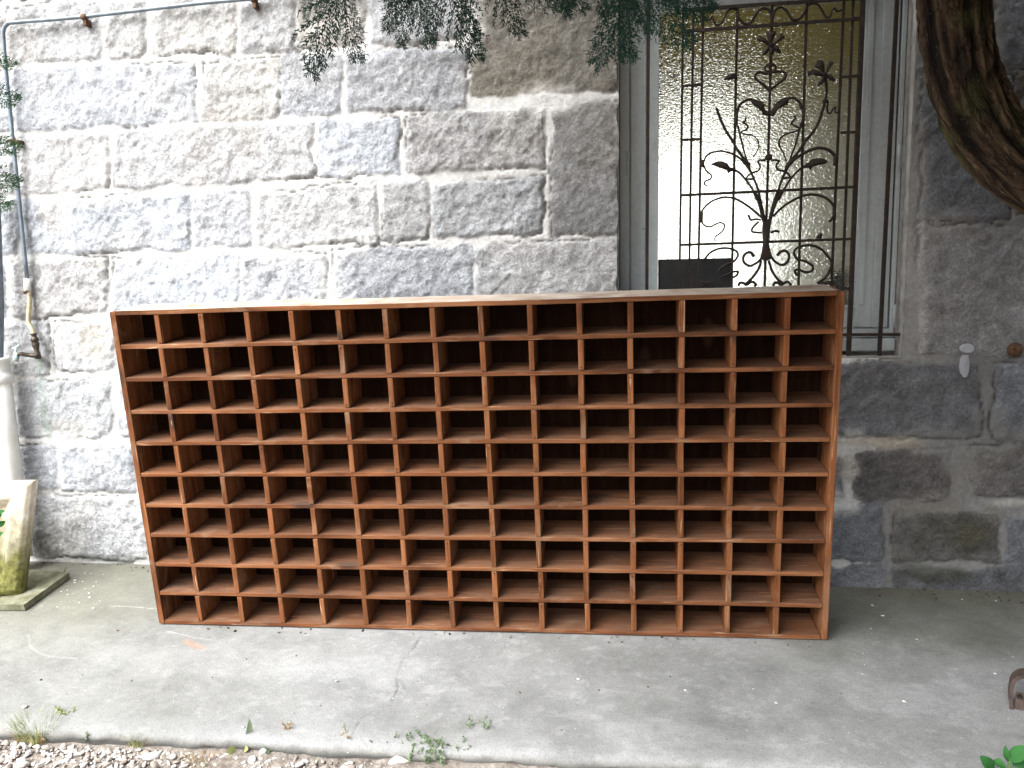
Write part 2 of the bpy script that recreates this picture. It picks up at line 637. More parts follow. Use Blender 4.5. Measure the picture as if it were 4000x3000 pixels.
def st(xl, xr, yt, yb, tint=GREY, sk=0.0, relief=1.0, tl=0, tr=0, br=0, bl=0):
    """yt, yb are heights at the sheet's x = 0 on a course line of slope sk"""
    q = [(xl, yt + sk * xl + tl), (xr, yt + sk * xr + tr), (xr, yb + sk * xr + br), (xl, yb + sk * xl + bl)]
    STONES.append(([wallpx(*a) for a in q], tint, relief))


# courses left of the window: (top, bottom) at x=0, slope, joints
rr = random.Random(3)


def course(yt, yb, sk, joints, tints, gap=9.0):
    for i in range(len(joints) - 1):
        a, b = joints[i] + gap / 2, joints[i + 1] - gap / 2
        t = tints[i % len(tints)]
        st(a + rr.uniform(-2, 2), b + rr.uniform(-2, 2), yt + gap * 0.55, yb - gap * 0.55, t, sk, rr.uniform(0.8, 1.2),
           *[rr.uniform(-4, 4) for _ in range(4)])


course(-300, -150, -0.068, [-900, -620, -330, -20, 300, 520, 820, 1100, 1340], [GREY, BLUE, BROWN])
course(-150, 8, -0.064, [-900, -560, -300, -60, 222, 430, 640, 905, 1010], [GREY, BROWN, GREY, BLUE, GREY])
course(8, 147, -0.055, [-900, -500, -210, 8, 224, 326, 515, 640, 795, 1010], [GREY, BLUE, GREY, GREY, BROWN, BROWN, BLUE, BROWN, GREY])
course(147, 290, -0.052, [-900, -560, -260, 28, 432, 606, 742, 1010], [GREY, GREY, BLUE, BLUE, BROWN, BLUE, BLUE])
course(290, 428, -0.052, [-900, -600, -310, 36, 242, 683, 872, 1180], [GREY, BLUE, GREY, GREY, GREY, BLUE, GREY])
course(428, 561, -0.044, [-900, -540, -240, 46, 412, 548, 820, 930, 1178], [BLUE, GREY, BLUE, BLUE, BLUE, GREY, GREY, GREY])
course(561, 690, -0.033, [-900, -620, -300, 20, 237, 522, 712, 1026, 1338], [GREY, BLUE, GREY, GREY, BLUE, BLUE, BLUE, GREY], 12)
course(690, 818, -0.02, [-900, -520, -210, -70, 110, 258, 520, 800, 1100, 1400, 1690], [GREY, GREY, BLUE, GREY, GREY], 16)
course(818, 953, -0.008, [-900, -600, -260, 28, 250, 450, 700, 1000, 1300, 1560, 1700], [GREY, BLUE, GREY, GREY, BLUE], 11)
course(953, 1066, 0.0, [-900, -500, -200, 34, 128, 298, 560, 900, 1200, 1500, 1700], [BLUE, GREY, GREY, BLUE, BLUE, GREY], 11)
course(1066, 1214, 0.004, [-900, -560, -240, 62, 325, 640, 980, 1300, 1700], [GREY, BLUE, GREY, GREY, GREY], 10)
course(1214, 1420, 0.02, [-900, -520, -180, 150, 480, 800, 1100, 1400, 1700], [DGREY, GREY], 10)
# big dressed jamb stones beside the window
st(1018, 1420, -260, 262, (0.25, 0.232, 0.20), -0.052, 0.5)
st(1018, 1420, -700, -268, GREY, -0.052, 0.5)
st(1192, 1420, 290, 572, (.27,.267,.262), -0.052, 0.45)
st(1048, 1420, 570, 700, GREY, -0.04, 0.45)
st(1380, 1690, 690, 818, GREY, -0.02, 0.5)
# right of the window: tints darkened to carry the shade there
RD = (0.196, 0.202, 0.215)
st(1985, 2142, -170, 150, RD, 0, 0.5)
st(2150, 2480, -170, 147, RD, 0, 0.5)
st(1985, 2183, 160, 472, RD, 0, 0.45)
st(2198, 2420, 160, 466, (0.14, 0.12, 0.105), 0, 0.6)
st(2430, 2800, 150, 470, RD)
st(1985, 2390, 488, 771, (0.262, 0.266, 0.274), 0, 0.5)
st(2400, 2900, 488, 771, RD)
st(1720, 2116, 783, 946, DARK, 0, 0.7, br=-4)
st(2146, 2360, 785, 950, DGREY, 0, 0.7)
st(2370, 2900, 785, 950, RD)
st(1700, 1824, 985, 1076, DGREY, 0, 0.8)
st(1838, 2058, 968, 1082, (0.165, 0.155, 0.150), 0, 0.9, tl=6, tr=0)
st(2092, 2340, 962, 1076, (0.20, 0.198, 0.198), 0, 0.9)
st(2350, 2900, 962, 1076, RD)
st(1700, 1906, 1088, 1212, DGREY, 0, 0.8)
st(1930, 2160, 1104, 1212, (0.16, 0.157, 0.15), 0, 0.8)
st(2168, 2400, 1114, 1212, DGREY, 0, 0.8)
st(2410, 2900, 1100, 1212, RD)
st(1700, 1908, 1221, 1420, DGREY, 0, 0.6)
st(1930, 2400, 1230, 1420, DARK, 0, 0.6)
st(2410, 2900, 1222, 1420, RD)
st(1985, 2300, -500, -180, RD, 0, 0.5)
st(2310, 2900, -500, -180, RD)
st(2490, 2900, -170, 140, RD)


def axis(a, b, f0, f1, fine, coarse, forced):
    xs = list(np.arange(a, f0, coarse)) + list(np.arange(f0, f1, fine)) + list(np.arange(f1, b + coarse, coarse))
    xs = np.array(xs)
    for q in forced:
        i = int(np.argmin(abs(xs - q)))
        xs[i] = q
    return xs


def build_wall():
    xs = axis(-6.5, 6.0, -2.95, 1.75, 0.0075, 0.06, (WX0, WX1))
    zs = axis(-0.6, 6.5, -0.12, 2.62, 0.0075, 0.06, (WZ0, WZ1))
    X, Z = np.meshgrid(xs, zs)
    nx, nz = len(xs), len(zs)
    wob = 0.011 * vnoise(X, Z, 9, 5) + 0.0085 * vnoise(X, Z, 24, 6) + 0.004 * vnoise(X, Z, 65, 8)
    d = np.full(X.shape, -1.0)
    tint = np.zeros(X.shape + (3,))
    rel = np.ones(X.shape)
    # upper storeys and sides out of the survey: plain courses
    stones = list(STONES)
    r2 = random.Random(9)
    z = 2.95
    while z < 6.6:
        h = r2.uniform(0.24, 0.32)
        x = -6.6
        while x < 6.2:
            w = r2.uniform(0.35, 0.75)
            stones.append(([(x + .01, z + h - .01), (x + w - .01, z + h - .01), (x + w - .01, z + .01), (x + .01, z + .01)], r2.choice([GREY, BLUE, BROWN]), 1.0))
            x += w
        z += h
    for quad, t, rl in stones:
        q = np.array(quad)
        i0, i1 = np.searchsorted(xs, [q[:, 0].min() - .02, q[:, 0].max() + .02])
        j0, j1 = np.searchsorted(zs, [q[:, 1].min() - .02, q[:, 1].max() + .02])
        if i1 <= i0 or j1 <= j0:
            continue
        xx, zz = X[j0:j1, i0:i1], Z[j0:j1, i0:i1]
        dd = np.full(xx.shape, 9.0)
        for k in range(4):
            a, b = q[k], q[(k + 1) % 4]
            e = b - a
            L = math.hypot(*e)
            dist = ((xx - a[0]) * e[1] - (zz - a[1]) * e[0]) / L      # inside positive for clockwise
            # rounded corners: soft minimum
            kk = 0.012
            hh = np.clip(0.5 + 0.5 * (dist - dd) / kk, 0, 1)
            dd = dist * (1 - hh) + dd * hh - kk * hh * (1 - hh)
        m = dd > d[j0:j1, i0:i1]
        d[j0:j1, i0:i1][m] = dd[m]
        v = 1 + r2.uniform(-0.12, 0.12)
        wm = r2.uniform(-0.02, 0.02)
        v *= 1 + .22 * float(np.clip((-0.7 - q[:, 0].mean()) / .9, 0, 1))  # paler towards the left: bright light put into the stone colour
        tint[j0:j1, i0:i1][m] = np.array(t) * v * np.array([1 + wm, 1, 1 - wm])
        rel[j0:j1, i0:i1][m] = rl
    dn = d + wob
    mask = sstep(-0.002, 0.005, dn)
    prof = sstep(-0.003, 0.016, dn)
    # dressed jamb stones keep a flat arris
    rough = 0.0040 * fbm(X, Z, 17, 21, 3, 0.6) + 0.0030 * fbm(X, Z, 60, 22, 2, 0.6)
    mort = 0.0018 * fbm(X, Z, 24, 31, 3)
    gapn = np.exp(-((dn + 0.0025) / 0.0030) ** 2) * sstep(-0.25, 0.5, vnoise(X, Z, 4.3, 40))   # open hairline beside blocks
    y = -(prof * (0.007 * rel + rough * (0.55 + 0.6 * rel)) + (1 - mask) * mort) + 0.011 * gapn
    # mortar smeared over blocks here and there
    sm = sstep(0.32, 0.6, fbm(X, Z, 3.1, 55, 3)) * sstep(0.07, 0.0, dn) * mask
    mortar = np.array([0.555, 0.55, 0.535])
    mvar = 1 + 0.14 * vnoise(X, Z, 3, 61)
    # mortar right of the window darkened, shade put into its colour
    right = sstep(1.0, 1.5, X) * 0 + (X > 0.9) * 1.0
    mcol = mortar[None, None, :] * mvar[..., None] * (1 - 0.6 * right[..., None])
    a = (mask * (1 - 0.8 * sm))[..., None]
    col = tint * a + mcol * (1 - a)
    hk = (np.clip(gapn, 0, 1) * .75)[..., None]
    col = col * (1 - hk) + np.array([0.07, 0.066, 0.06]) * hk
    # brown and bluish drift inside blocks
    dr = fbm(X, Z, 4.0, 71, 3)
    col *= (1 + 0.10 * dr)[..., None] * np.array([1, 1, 1])
    warm = sstep(0.25, 0.7, fbm(X, Z, 2.2, 81, 3))[..., None] * mask[..., None]
    col = col * (1 - warm * np.array([-0.01, 0.01, 0.045]))

    def blot(px, py, rx, ry, c, k, seed, soft=0.5):
        cx, cz = wallpx(px, py)
        rx, rz = rx / 610.0, ry / 610.0
        r = np.sqrt(((X - cx) / rx) ** 2 + ((Z - cz) / rz) ** 2) + 0.45 * fbm(X, Z, 7, seed, 3)
        w = (sstep(1.0 + soft * 0.3, 1.0 - soft, r) * k)[..., None]
        return w, np.array(c)

    # smeared render left low, tap stain, grey cement patches at right, lichen, damp
    for b in [(205, 735, 70, 75, (0.50, 0.475, 0.43), 0.85, 3), (150, 920, 80, 26, (0.46, 0.45, 0.42), 0.8, 5),
              (88, 800, 9, 60, (0.36, 0.44, 0.38), 0.75, 6), (102, 900, 12, 70, (0.34, 0.41, 0.35), 0.6, 8),
              (130, 470, 60, 55, (0.60, 0.57, 0.53), 0.6, 9), (330, 470, 30, 40, (0.60, 0.58, 0.55), 0.3, 10),
              (2010, 1095, 95, 32, (0.20, 0.19, 0.175), 0.95, 11), (2075, 1020, 22, 60, (0.20, 0.195, 0.18), 0.95, 12),
              (2150, 1110, 34, 38, (0.20, 0.195, 0.175), 0.9, 13), (1830, 1010, 22, 42, (0.37, 0.345, 0.31), 0.9, 14),
              (1895, 955, 100, 16, (0.37, 0.335, 0.28), 0.9, 15), (2080, 1180, 110, 70, (0.085, 0.082, 0.066), 0.75, 16),
              (2090, 1160, 40, 30, (0.11, 0.10, 0.04), 0.35, 17), (2190, 1085, 50, 14, (0.46, 0.45, 0.41), 0.8, 18),
              (1995, 700, 12, 90, (0.42, 0.41, 0.40), 0.85, 19), (1990, 560, 9, 120, (0.33, 0.325, 0.315), 0.7, 20),
              (2060, 1240, 130, 26, (0.065, 0.065, 0.05), 0.7, 23), (230, 1205, 140, 12, (0.14, 0.14, 0.11), 0.5, 24),
              (95, 1175, 45, 35, (0.14, 0.135, 0.09), 0.4, 25), (2150, 210, 40, 30, (0.16, 0.15, 0.135), 0.6, 26)]:
        w, c = blot(*b)
        col = col * (1 - w) + c * w
        y = y - w[..., 0] * 0.0015
    # ragged arris of the opening
    edge = 0.006 * fbm(X, Z, 14, 90, 3)
    XX = X + np.where((abs(X - WX0) < 1e-6) & (Z > 0.9), edge, 0)
    V = np.stack([XX, y, Z], -1).reshape(-1, 3)
    idx = np.arange(nx * nz).reshape(nz, nx)
    Q = np.stack([idx[:-1, :-1], idx[:-1, 1:], idx[1:, 1:], idx[1:, :-1]], -1)
    cx = (xs[:-1] + xs[1:]) / 2
    cz = (zs[:-1] + zs[1:]) / 2
    CX, CZ = np.meshgrid(cx, cz)
    keep = ~((CX > WX0) & (CX < WX1) & (CZ > WZ0) & (CZ < WZ1))
    me = npmesh('stone_wall', V, Q[keep].reshape(-1, 4), mat=MAT['wall'])
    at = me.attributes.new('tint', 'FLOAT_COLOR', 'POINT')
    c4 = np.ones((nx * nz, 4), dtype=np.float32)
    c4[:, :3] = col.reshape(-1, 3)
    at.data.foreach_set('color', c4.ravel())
    at = me.attributes.new('mask', 'FLOAT', 'POINT')
    at.data.foreach_set('value', (a[..., 0]).astype(np.float32).ravel())
    o = link('stone_wall', me)
    tag(o, 'grey rubble stone house wall with pale mortar joints behind the wooden pigeonhole shelf', 'wall')
    return o


wall = build_wall()
# reveal of the opening (sides, head, stone sill) with an uneven skim of plaster
mb = MB()
T = 0.42
mb.box(WX1 - 0.004, WX1 + 0.08, 0.004, T, WZ0 - 0.05, WZ1 + 0.05)
mb.box(WX0 - 0.08, WX0 + 0.004, 0.006, T, WZ0 - 0.05, WZ1 + 0.05)
mb.box(WX0 - 0.08, WX1 + 0.08, 0.004, T, WZ1 - 0.004, WZ1 + 0.1)
mb.box(WX0 - 0.08, WX1 + 0.08, 0.003, T, WZ0 - 0.1, WZ0 + 0.004)
mb.build('window_reveal', MAT['plaster'], wall)

# room behind the glass: ochre walls and, on its far side, an added glowing pane
RY = 2.6
a = P(2490, 620, RY)
b = P(2905, 1150, RY)
ox0, ox1, oz1, oz0 = a.x, b.x, a.z, 0.75
rx0, rx1, rz0, rz1 = -1.3, 2.6, 0.0, 2.85
mb = MB()
mb.box(rx0 - .1, rx0, T, RY + .15, rz0, rz1)
mb.box(rx1, rx1 + .1, T, RY + .15, rz0, rz1)
mb.box(rx0 - .1, rx1 + .1, T, RY + .15, rz1, rz1 + .1)
mb.box(rx0, ox0, RY, RY + .15, rz0, rz1)
mb.box(ox1, rx1, RY, RY + .15, rz0, rz1)
mb.box(ox0, ox1, RY, RY + .15, oz1, rz1)
mb.box(ox0, ox1, RY, RY + .15, rz0, oz0)
mb.box(rx0 - .1, WX0 - .081, T - .1, T, rz0, rz1)
mb.box(WX1 + .081, rx1 + .1, T - .1, T, rz0, rz1)
mb.box(WX0 - .081, WX1 + .081, T - .1, T - .002, rz0, WZ0 - .101)
mb.box(WX0 - .081, WX1 + .081, T - .1, T - .002, WZ1 + .101, rz1)
rm = mb.build('room_walls', MAT['room'])
tag(rm, kind='structure')
zd = P(3000, 560, RY).z
mb = MB()
q0, q1 = Vector((ox1 + .03, RY - .003, 0)), Vector((WX1 + .10, T + .004, 0))  # slanted wall added to catch the pane's light as a gradient
for za, zc, nm, mt in ((rz0, zd, 'room_dado', 'dado'), (zd + .002, rz1 - .002, 'splayed_wall', 'room')):
    mb = MB()
    mb.plate([q0 + Vector((0, 0, za)), q1 + Vector((0, 0, za)), q1 + Vector((0, 0, zc)), q0 + Vector((0, 0, zc))], (q1 - q0).cross(Vector((0, 0, 1))).normalized(), .01)
    mb.build(nm, MAT[mt], rm)
lw = empty('glow_pane', ((ox0 + ox1) / 2, RY + .05, oz0))
tag(lw, 'added glowing pane across the room, seen white through the textured glass', 'window')
mb = MB()
mb.box(ox0 - (ox0 + ox1) / 2, ox1 - (ox0 + ox1) / 2, -.004, .004, 0, oz1 - oz0)
mb.build('pane', MAT['glow'], lw)
mb = MB()
mb.box(rx0 - .1, rx1 + .1, T - .1, RY + .15, rz0 - .1, rz0 - .002)
tag(mb.build('room_floor', MAT['room_floor']), kind='structure')

# ------------------------------------------------------------------ window
FY = 0.10     # face of the fixed frame


def rect(mbx, u0, v0, u1, v1, y0, y1, bev=0.004):
    """board between survey points (u0,v0) and (u1,v1), both read on plane y0"""
    a = P(u0, v0, y0)
    b = P(u1, v1, y0)
    mbx.box(min(a.x, b.x), max(a.x, b.x), y0, y1, min(a.z, b.z), max(a.z, b.z), bev)


win = empty('window', P(2990, 1380, FY))
tag(win, 'tall weathered grey-white casement window with textured glass, set in the stone wall', 'window')
WI = win.matrix_world.inverted() if False else Matrix.Translation(-win.location)


def wbuild(mbx, name, mat, parent=None, smooth=False):
    mbx.bm.transform(Matrix.Translation(-win.location))
    return mbx.build(name, mat, parent or win, smooth)


zt, zb = WZ1 - 0.006, P(3400, 1318, FY).z
xl, xr = WX0 + 0.006, WX1 - 0.006
gxl0, gxr0 = P(2572, 700, 0.125).x, P(3366, 400, 0.125).x          # glass limits
gzb, gzt = P(3300, 1190, 0.125).z, P(2710, 30, 0.125).z
fx0, fx1 = P(2458, 700, FY).x, P(3508, 500, FY).x
mb = MB()
mb.box(xl, fx0, FY, FY + .08, zb, zt, .004)
mb.box(fx1, xr, FY, FY + .08, zb, zt, .004)
mb.box(fx0, fx1, FY + .001, FY + .08, gzt + .11, zt, .004)
mb.box(fx0, fx1, FY + .001, FY + .08, zb, zb + .035, .004)
wbuild(mb, 'window_frame', MAT['paint'])
# casement: stiles and rails with a stepped moulding
cz0, cz1 = zb + .038, gzt + .106
for nm, (x0, x1) in (('stile', (fx0 + .003, gxl0)), ('stile', (gxr0, fx1 - .003))):
    left = x0 < 0.3
    mb = MB()
    mb.box(x0, x1, FY + .014, FY + .075, cz0, cz1, .003)
    w = (x1 - x0)
    if left:
        mb.box(x0 + .004, x0 + w * .55, FY + .004, FY + .0135, cz0, cz1, .003)
    else:
        mb.box(x1 - w * .5, x1 - .004, FY + .004, FY + .0135, cz0, cz1, .003)
        mb.box(x0 + .012, x0 + .030, FY + .0075, FY + .0135, gzb, gzt, .002)
    wbuild(mb, nm, MAT['paint'])
for z0, z1 in ((cz0, gzb), (gzt, cz1)):
    mb = MB()
    mb.box(gxl0 + .001, gxr0 - .001, FY + .016, FY + .074, z0, z1, .003)
    if z0 < 1.5:
        mb.box(gxl0 + .001, gxr0 - .001, FY + .004, FY + .0155, z0, z0 + .03, .003)
        mb.box(gxl0 + .001, gxr0 - .001, FY + .007, FY + .0155, z1 - .012, z1 - .004, .002)
    wbuild(mb, 'rail', MAT['paint'])
mb = MB()
mb.box(gxl0 - .004, gxr0 + .004, 0.135, 0.140, gzb - .004, gzt + .004)
wbuild(mb, 'pane', MAT['glass'])
a = P(2565, 1013, .128)
b = P(2863, 1010, .128)
mb = MB()
mb.box(gxl0 + .001, b.x, .126, .1335, gzb, a.z, .001)
wbuild(mb, 'infill_panel', MAT['dark_panel'])
# wooden sill under the frame
mb = MB()
a = P(3400, 1372, .07)
mb.box(xl, xr, .075, FY + .08, a.z, zb - .002, .006)
wbuild(mb, 'sill', MAT['paint'])
# hinges on both jambs
for (u, v) in ((2436, 640), (3530, 610), (3512, 1235)):
    p = P(u, v, FY)
    mb = MB()
    mb.box(p.x - .014, p.x + .016, FY - .0025, FY + .002, p.z - .045, p.z + .045, .002)
    mb.tube([(p.x + (.018 if u < 3000 else -.018), FY - .005, p.z - .045), (p.x + (.018 if u < 3000 else -.018), FY - .005, p.z + .045)], .006, 8)
    for dz in (-.025, .022):
        mb.tube([(p.x, FY - .003, p.z + dz), (p.x, FY - .0045, p.z + dz)], .006, 8)
    wbuild(mb, 'hinge', MAT['paint'])

jp = P(3262, 1300, .27)
jug = empty('jug', (jp.x, .27, WZ0 + .006))
tag(jug, 'dark jug standing indoors behind the lower right corner of the textured glass', 'jug')
mb = MB()
prof = [(0, .042), (.02, .05), (.09, .062), (.16, .058), (.22, .040), (.26, .034), (.30, .040), (.325, .046)]
mb.tube([Vector((0, 0, z)) for z, _ in prof], [q for _, q in prof], 20)
mb.build('body', MAT['dark_panel'], jug, False)
mb = MB()
mb.tube(spline([Vector((.038, 0, .29)), Vector((.085, 0, .27)), Vector((.09, 0, .19)), Vector((.055, 0, .13))], 6), .008, 8)
mb.build('handle', MAT['dark_panel'], jug, True)

# ------------------------------------------------------------------ wrought iron grille
GY = 0.035
gr = empty('window_grille', P(2990, 1405, GY))
tag(gr, 'rusty wrought iron grille with scrolls, leaves and two flowers in front of the window', 'grille')


def g1(x, y):
    return P(2600 + x / 2.458, y / 2.458, GY)


def g2(x, y):
    return P(2600 + x / 2.458, 350 + y / 2.458, GY)


def g3(x, y):
    return P(2500 + x / 2.212, 750 + y / 2.212, GY)


def gbuild(mbx, name, smooth=False):
    mbx.bm.transform(Matrix.Translation(-gr.location))
    return mbx.build(name, MAT['iron'], gr, smooth)


def gbar(p, q, r=0.0045):
    """square bar from p to q"""
    p, q = Vector(p), Vector(q)
    t = (q - p).normalized()
    a = t.cross(Vector((0, 1, 0))).normalized() * r
    c = Vector((0, r, 0))
    mbx = MB()
    vs = [[mbx.bm.verts.new(e + a * i + c * j) for (i, j) in ((-1, -1), (1, -1), (1, 1), (-1, 1))] for e in (p, q)]
    for k in range(4):
        mbx.bm.faces.new((vs[0][k], vs[0][(k + 1) % 4], vs[1][(k + 1) % 4], vs[1][k]))
    mbx.bm.faces.new(vs[0][::-1])
    mbx.bm.faces.new(vs[1])
    return gbuild(mbx, 'bar')


zlow = P(3310, 1305, GY).z
zfoot = WZ0 + 0.006


def vbar(u0, v0, u1, v1, z_end=None, r=0.0045):
    a, b = P(u0, v0, GY), P(u1, v1, GY)
    if z_end is not None:
        t = (z_end - a.z) / (b.z - a.z)
        b = a + (b - a) * t
    return gbar(a, b, r)


ztop = P(2900, 27, GY).z
vbar(2669, 38, 2654, 1125, zlow)
vbar(2709, 36, 2693, 1017, zlow)
vbar(2747, 33, 2729, 1012, zlow)
vbar(2881, 26, 2860, 1021, zlow)
vbar(3017, 17, 2987, 1112, zlow)
vbar(3152, 8, 3119, 1112, zlow)
vbar(3297, -3, 3248, 1107, zlow)
vbar(3333, -5, 3291, 1112, zlow)
vbar(3372, -10, 3325, 1125, zfoot, 0.008)
vbar(2534, -30, 2527, 1140, zfoot, 0.006)
vbar(3506, -40, 3450, 1080, zfoot, 0.0065)
gbar(P(2672, 39, GY - .004), P(3372, -8, GY - .004), 0.0055)
gbar(P(2669, 123, GY - .003), P(3371, 72, GY - .003), 0.0055)
gbar(P(2667, 336, GY - .003), P(2738, 331, GY - .003), 0.0045)
gbar(P(3287, 301, GY - .003), P(3362, 296, GY - .003), 0.0045)
gbar(P(2663, 547, GY - .003), P(2738, 543, GY - .003), 0.0045)
gbar(P(3283, 519, GY - .003), P(3352, 515, GY - .003), 0.0045)
gbar(P(2658, 763, GY - .003), P(3346, 730, GY - .003), 0.005)
gbar(P(2654, 957, GY - .003), P(3336, 933, GY - .003), 0.005)
gbar((WX0 + .002, GY - .004, zlow), (WX1 - .002, GY - .004, P(3565, 1306, GY).z), 0.0055)
gbar(P(3300, 1128, GY - .003), P(3325, 1128, GY - .003), 0.006)


def scroll(fn, pts, r0=0.0045, r1=None, dy=-0.002):
    pp = spline([fn(*p) + Vector((0, dy, 0)) for p in pts], 6)
    n = len(pp)
    r1 = r0 if r1 is None else r1
    rs = [r0 + (r1 - r0) * i / (n - 1) for i in range(n)]
    mbx = MB()
    mbx.tube(pp, rs, 6)
    return gbuild(mbx, 'scroll', True)


def leaf(fn, pts, name='leaf', th=0.004, dome=0.006, dy=-0.006):
    mbx = MB()
    mbx.plate([fn(*p) + Vector((0, dy, 0)) for p in pts], (0, -1, 0), th, dome)
    return gbuild(mbx, name)


# top frieze
scroll(g1, [(362, 187), (400, 190), (430, 185), (445, 160), (457, 200), (490, 240), (540, 220), (590, 120), (640, 85), (688, 105)], .004)
scroll(g1, [(690, 105), (705, 180), (760, 230), (820, 215), (880, 120), (940, 85), (990, 100), (1015, 170), (1018, 285)], .0052, .005)
scroll(g1, [(1018, 285), (1030, 150), (1070, 85), (1120, 75), (1170, 120), (1210, 185), (1270, 190), (1320, 140), (1358, 62)], .005, .0052)
scroll(g1, [(1358, 62), (1410, 35), (1460, 45), (1500, 100), (1540, 165), (1575, 160), (1600, 100), (1620, 80), (1650, 110), (1692, 95)], .004)


def flower(fn, petals, centre):
    mbx = MB()
    for i, pet in enumerate(petals):
        mbx.plate([fn(*p) + Vector((0, -0.009 - 0.0012 * i, 0)) for p in pet], (0, -1, 0), 0.0022, 0.007)
    c = fn(*centre)
    mbx.tube([c + Vector((0, 0, 0)), c + Vector((0, -.022, 0))], [.012, .005], 8)
    return gbuild(mbx, 'flower')


flower(g1, [[(988, 430), (985, 400), (965, 350), (958, 322), (985, 313), (1000, 330), (1030, 303), (1055, 308), (1052, 340), (1030, 390), (1018, 430)],
            [(985, 450), (930, 420), (893, 398), (868, 382), (898, 375), (898, 343), (940, 370), (985, 408), (1000, 435)],
            [(1022, 435), (1040, 405), (1108, 326), (1120, 350), (1142, 350), (1132, 377), (1080, 412), (1040, 445)],
            [(1000, 440), (960, 462), (935, 500), (918, 548), (962, 530), (992, 490)],
            [(1018, 440), (1070, 448), (1097, 490), (1107, 522), (1075, 522), (1040, 492)],
            [(990, 460), (983, 520), (1003, 562), (1030, 530), (1042, 490), (1030, 458)]], (1010, 440))
flower(g1, [[(1358, 692), (1400, 673), (1470, 688), (1505, 715), (1500, 740), (1470, 740), (1410, 722), (1362, 737)],
            [(1500, 710), (1470, 672), (1420, 650), (1438, 620), (1448, 588), (1480, 582), (1503, 590), (1518, 620), (1524, 700)],
            [(1530, 712), (1545, 640), (1568, 592), (1590, 603), (1614, 610), (1590, 640), (1562, 685), (1545, 712)],
            [(1520, 725), (1580, 722), (1612, 755), (1632, 777), (1600, 792), (1560, 772), (1520, 745)],
            [(1515, 730), (1462, 788), (1448, 838), (1492, 822), (1525, 775)]], (1522, 722))
scroll(g1, [(1528, 740), (1542, 820), (1545, 880), (1540, 945)], .006, .004)
leaf(g1, [(1495, 975), (1525, 945), (1566, 968), (1550, 1000), (1505, 985)])
scroll(g1, [(1555, 985), (1550, 1040), (1560, 1085), (1585, 1085), (1610, 1040), (1632, 1030), (1625, 1075), (1660, 1085)], .004, .003)
# knot under the top flower
scroll(g1, [(1003, 640), (985, 622), (955, 655), (975, 690), (1000, 672), (1000, 650)], .0042)
scroll(g1, [(1003, 640), (1030, 620), (1058, 655), (1035, 690), (1003, 672), (1002, 650)], .0042)
scroll(g1, [(1000, 705), (960, 705), (900, 693), (864, 720), (864, 752), (900, 787), (955, 828), (995, 872)], .0052)
scroll(g1, [(1003, 703), (1050, 690), (1120, 690), (1152, 715), (1142, 755), (1085, 800), (1040, 835), (1000, 872)], .0052)
leaf(g1, [(968, 838), (1000, 850), (1036, 838), (1003, 895)])
leaf(g1, [(556, 772), (570, 748), (600, 722), (662, 704), (668, 762), (610, 768)])
# heart of two leaves
scroll(g2, [(690, 205), (702, 168), (730, 130), (780, 100), (832, 92)], .006, .0045)
leaf(g2, [(818, 95), (860, 98), (922, 120), (952, 150), (945, 172), (962, 200), (987, 225), (978, 255), (930, 246), (936, 222), (900, 197), (882, 170), (838, 152), (823, 130)])
leaf(g2, [(1000, 222), (1040, 150), (1080, 110), (1140, 82), (1192, 73), (1177, 120), (1168, 147), (1120, 170), (1082, 190), (1055, 222), (1036, 266), (1003, 252)])
scroll(g2, [(1185, 78), (1240, 88), (1285, 128), (1307, 190)], .0045, .006)
leaf(g2, [(663, 205), (696, 205), (693, 350), (665, 350)])
leaf(g2, [(1308, 178), (1341, 178), (1331, 325), (1300, 325)])
scroll(g2, [(693, 345), (705, 400), (725, 480), (758, 610), (788, 700)], .0042, .0035)
scroll(g2, [(1303, 320), (1272, 430), (1245, 530), (1212, 620), (1185, 700)], .0042, .0035)
scroll(g2, [(488, 175), (520, 270), (570, 380), (640, 490), (690, 580), (760, 680), (808, 770)], .0052)
leaf(g2, [(722, 662), (772, 668), (812, 712), (812, 772), (770, 712)])
scroll(g2, [(1532, 105), (1500, 220), (1440, 370), (1330, 510), (1265, 610), (1170, 720), (1150, 780)], .0055)
leaf(g2, [(1200, 655), (1258, 655), (1210, 720), (1160, 772), (1166, 700)])
leaf(g2, [(1300, 545), (1335, 470), (1362, 480), (1330, 545)])
scroll(g2, [(768, 268), (765, 300), (745, 315), (790, 350), (768, 388), (725, 408), (760, 430), (830, 440), (880, 480), (895, 540), (872, 600), (836, 652)], .004, .002)
scroll(g2, [(1237, 248), (1245, 280), (1213, 310), (1217, 338), (1280, 370), (1250, 400), (1150, 430), (1095, 480), (1090, 540), (1130, 610), (1160, 690)], .004, .003)
# upper arches
scroll(g2, [(405, 930), (375, 910), (380, 880), (430, 860), (436, 820), (390, 780), (365, 722), (370, 680), (400, 630), (460, 600), (540, 592), (640, 618), (720, 668), (800, 760), (835, 830), (865, 900), (890, 975), (905, 1060)], .003, .0045)
scroll(g2, [(1628, 725), (1640, 680), (1610, 620), (1550, 575), (1470, 562), (1370, 590), (1280, 640), (1200, 705), (1150, 790), (1110, 880), (1085, 960), (1055, 1060)], .007, .0045)
leaf(g2, [(1608, 640), (1650, 622), (1652, 690), (1635, 732), (1604, 732)])
leaf(g2, [(335, 675), (369, 675), (366, 750), (335, 750)])
leaf(g2, [(432, 720), (480, 695), (540, 688), (592, 710), (612, 745), (657, 755), (657, 782), (622, 790), (600, 806), (600, 776), (540, 762), (490, 742)])
scroll(g2, [(655, 765), (720, 810), (780, 880), (835, 960), (872, 1050), (905, 1080)], .0042)
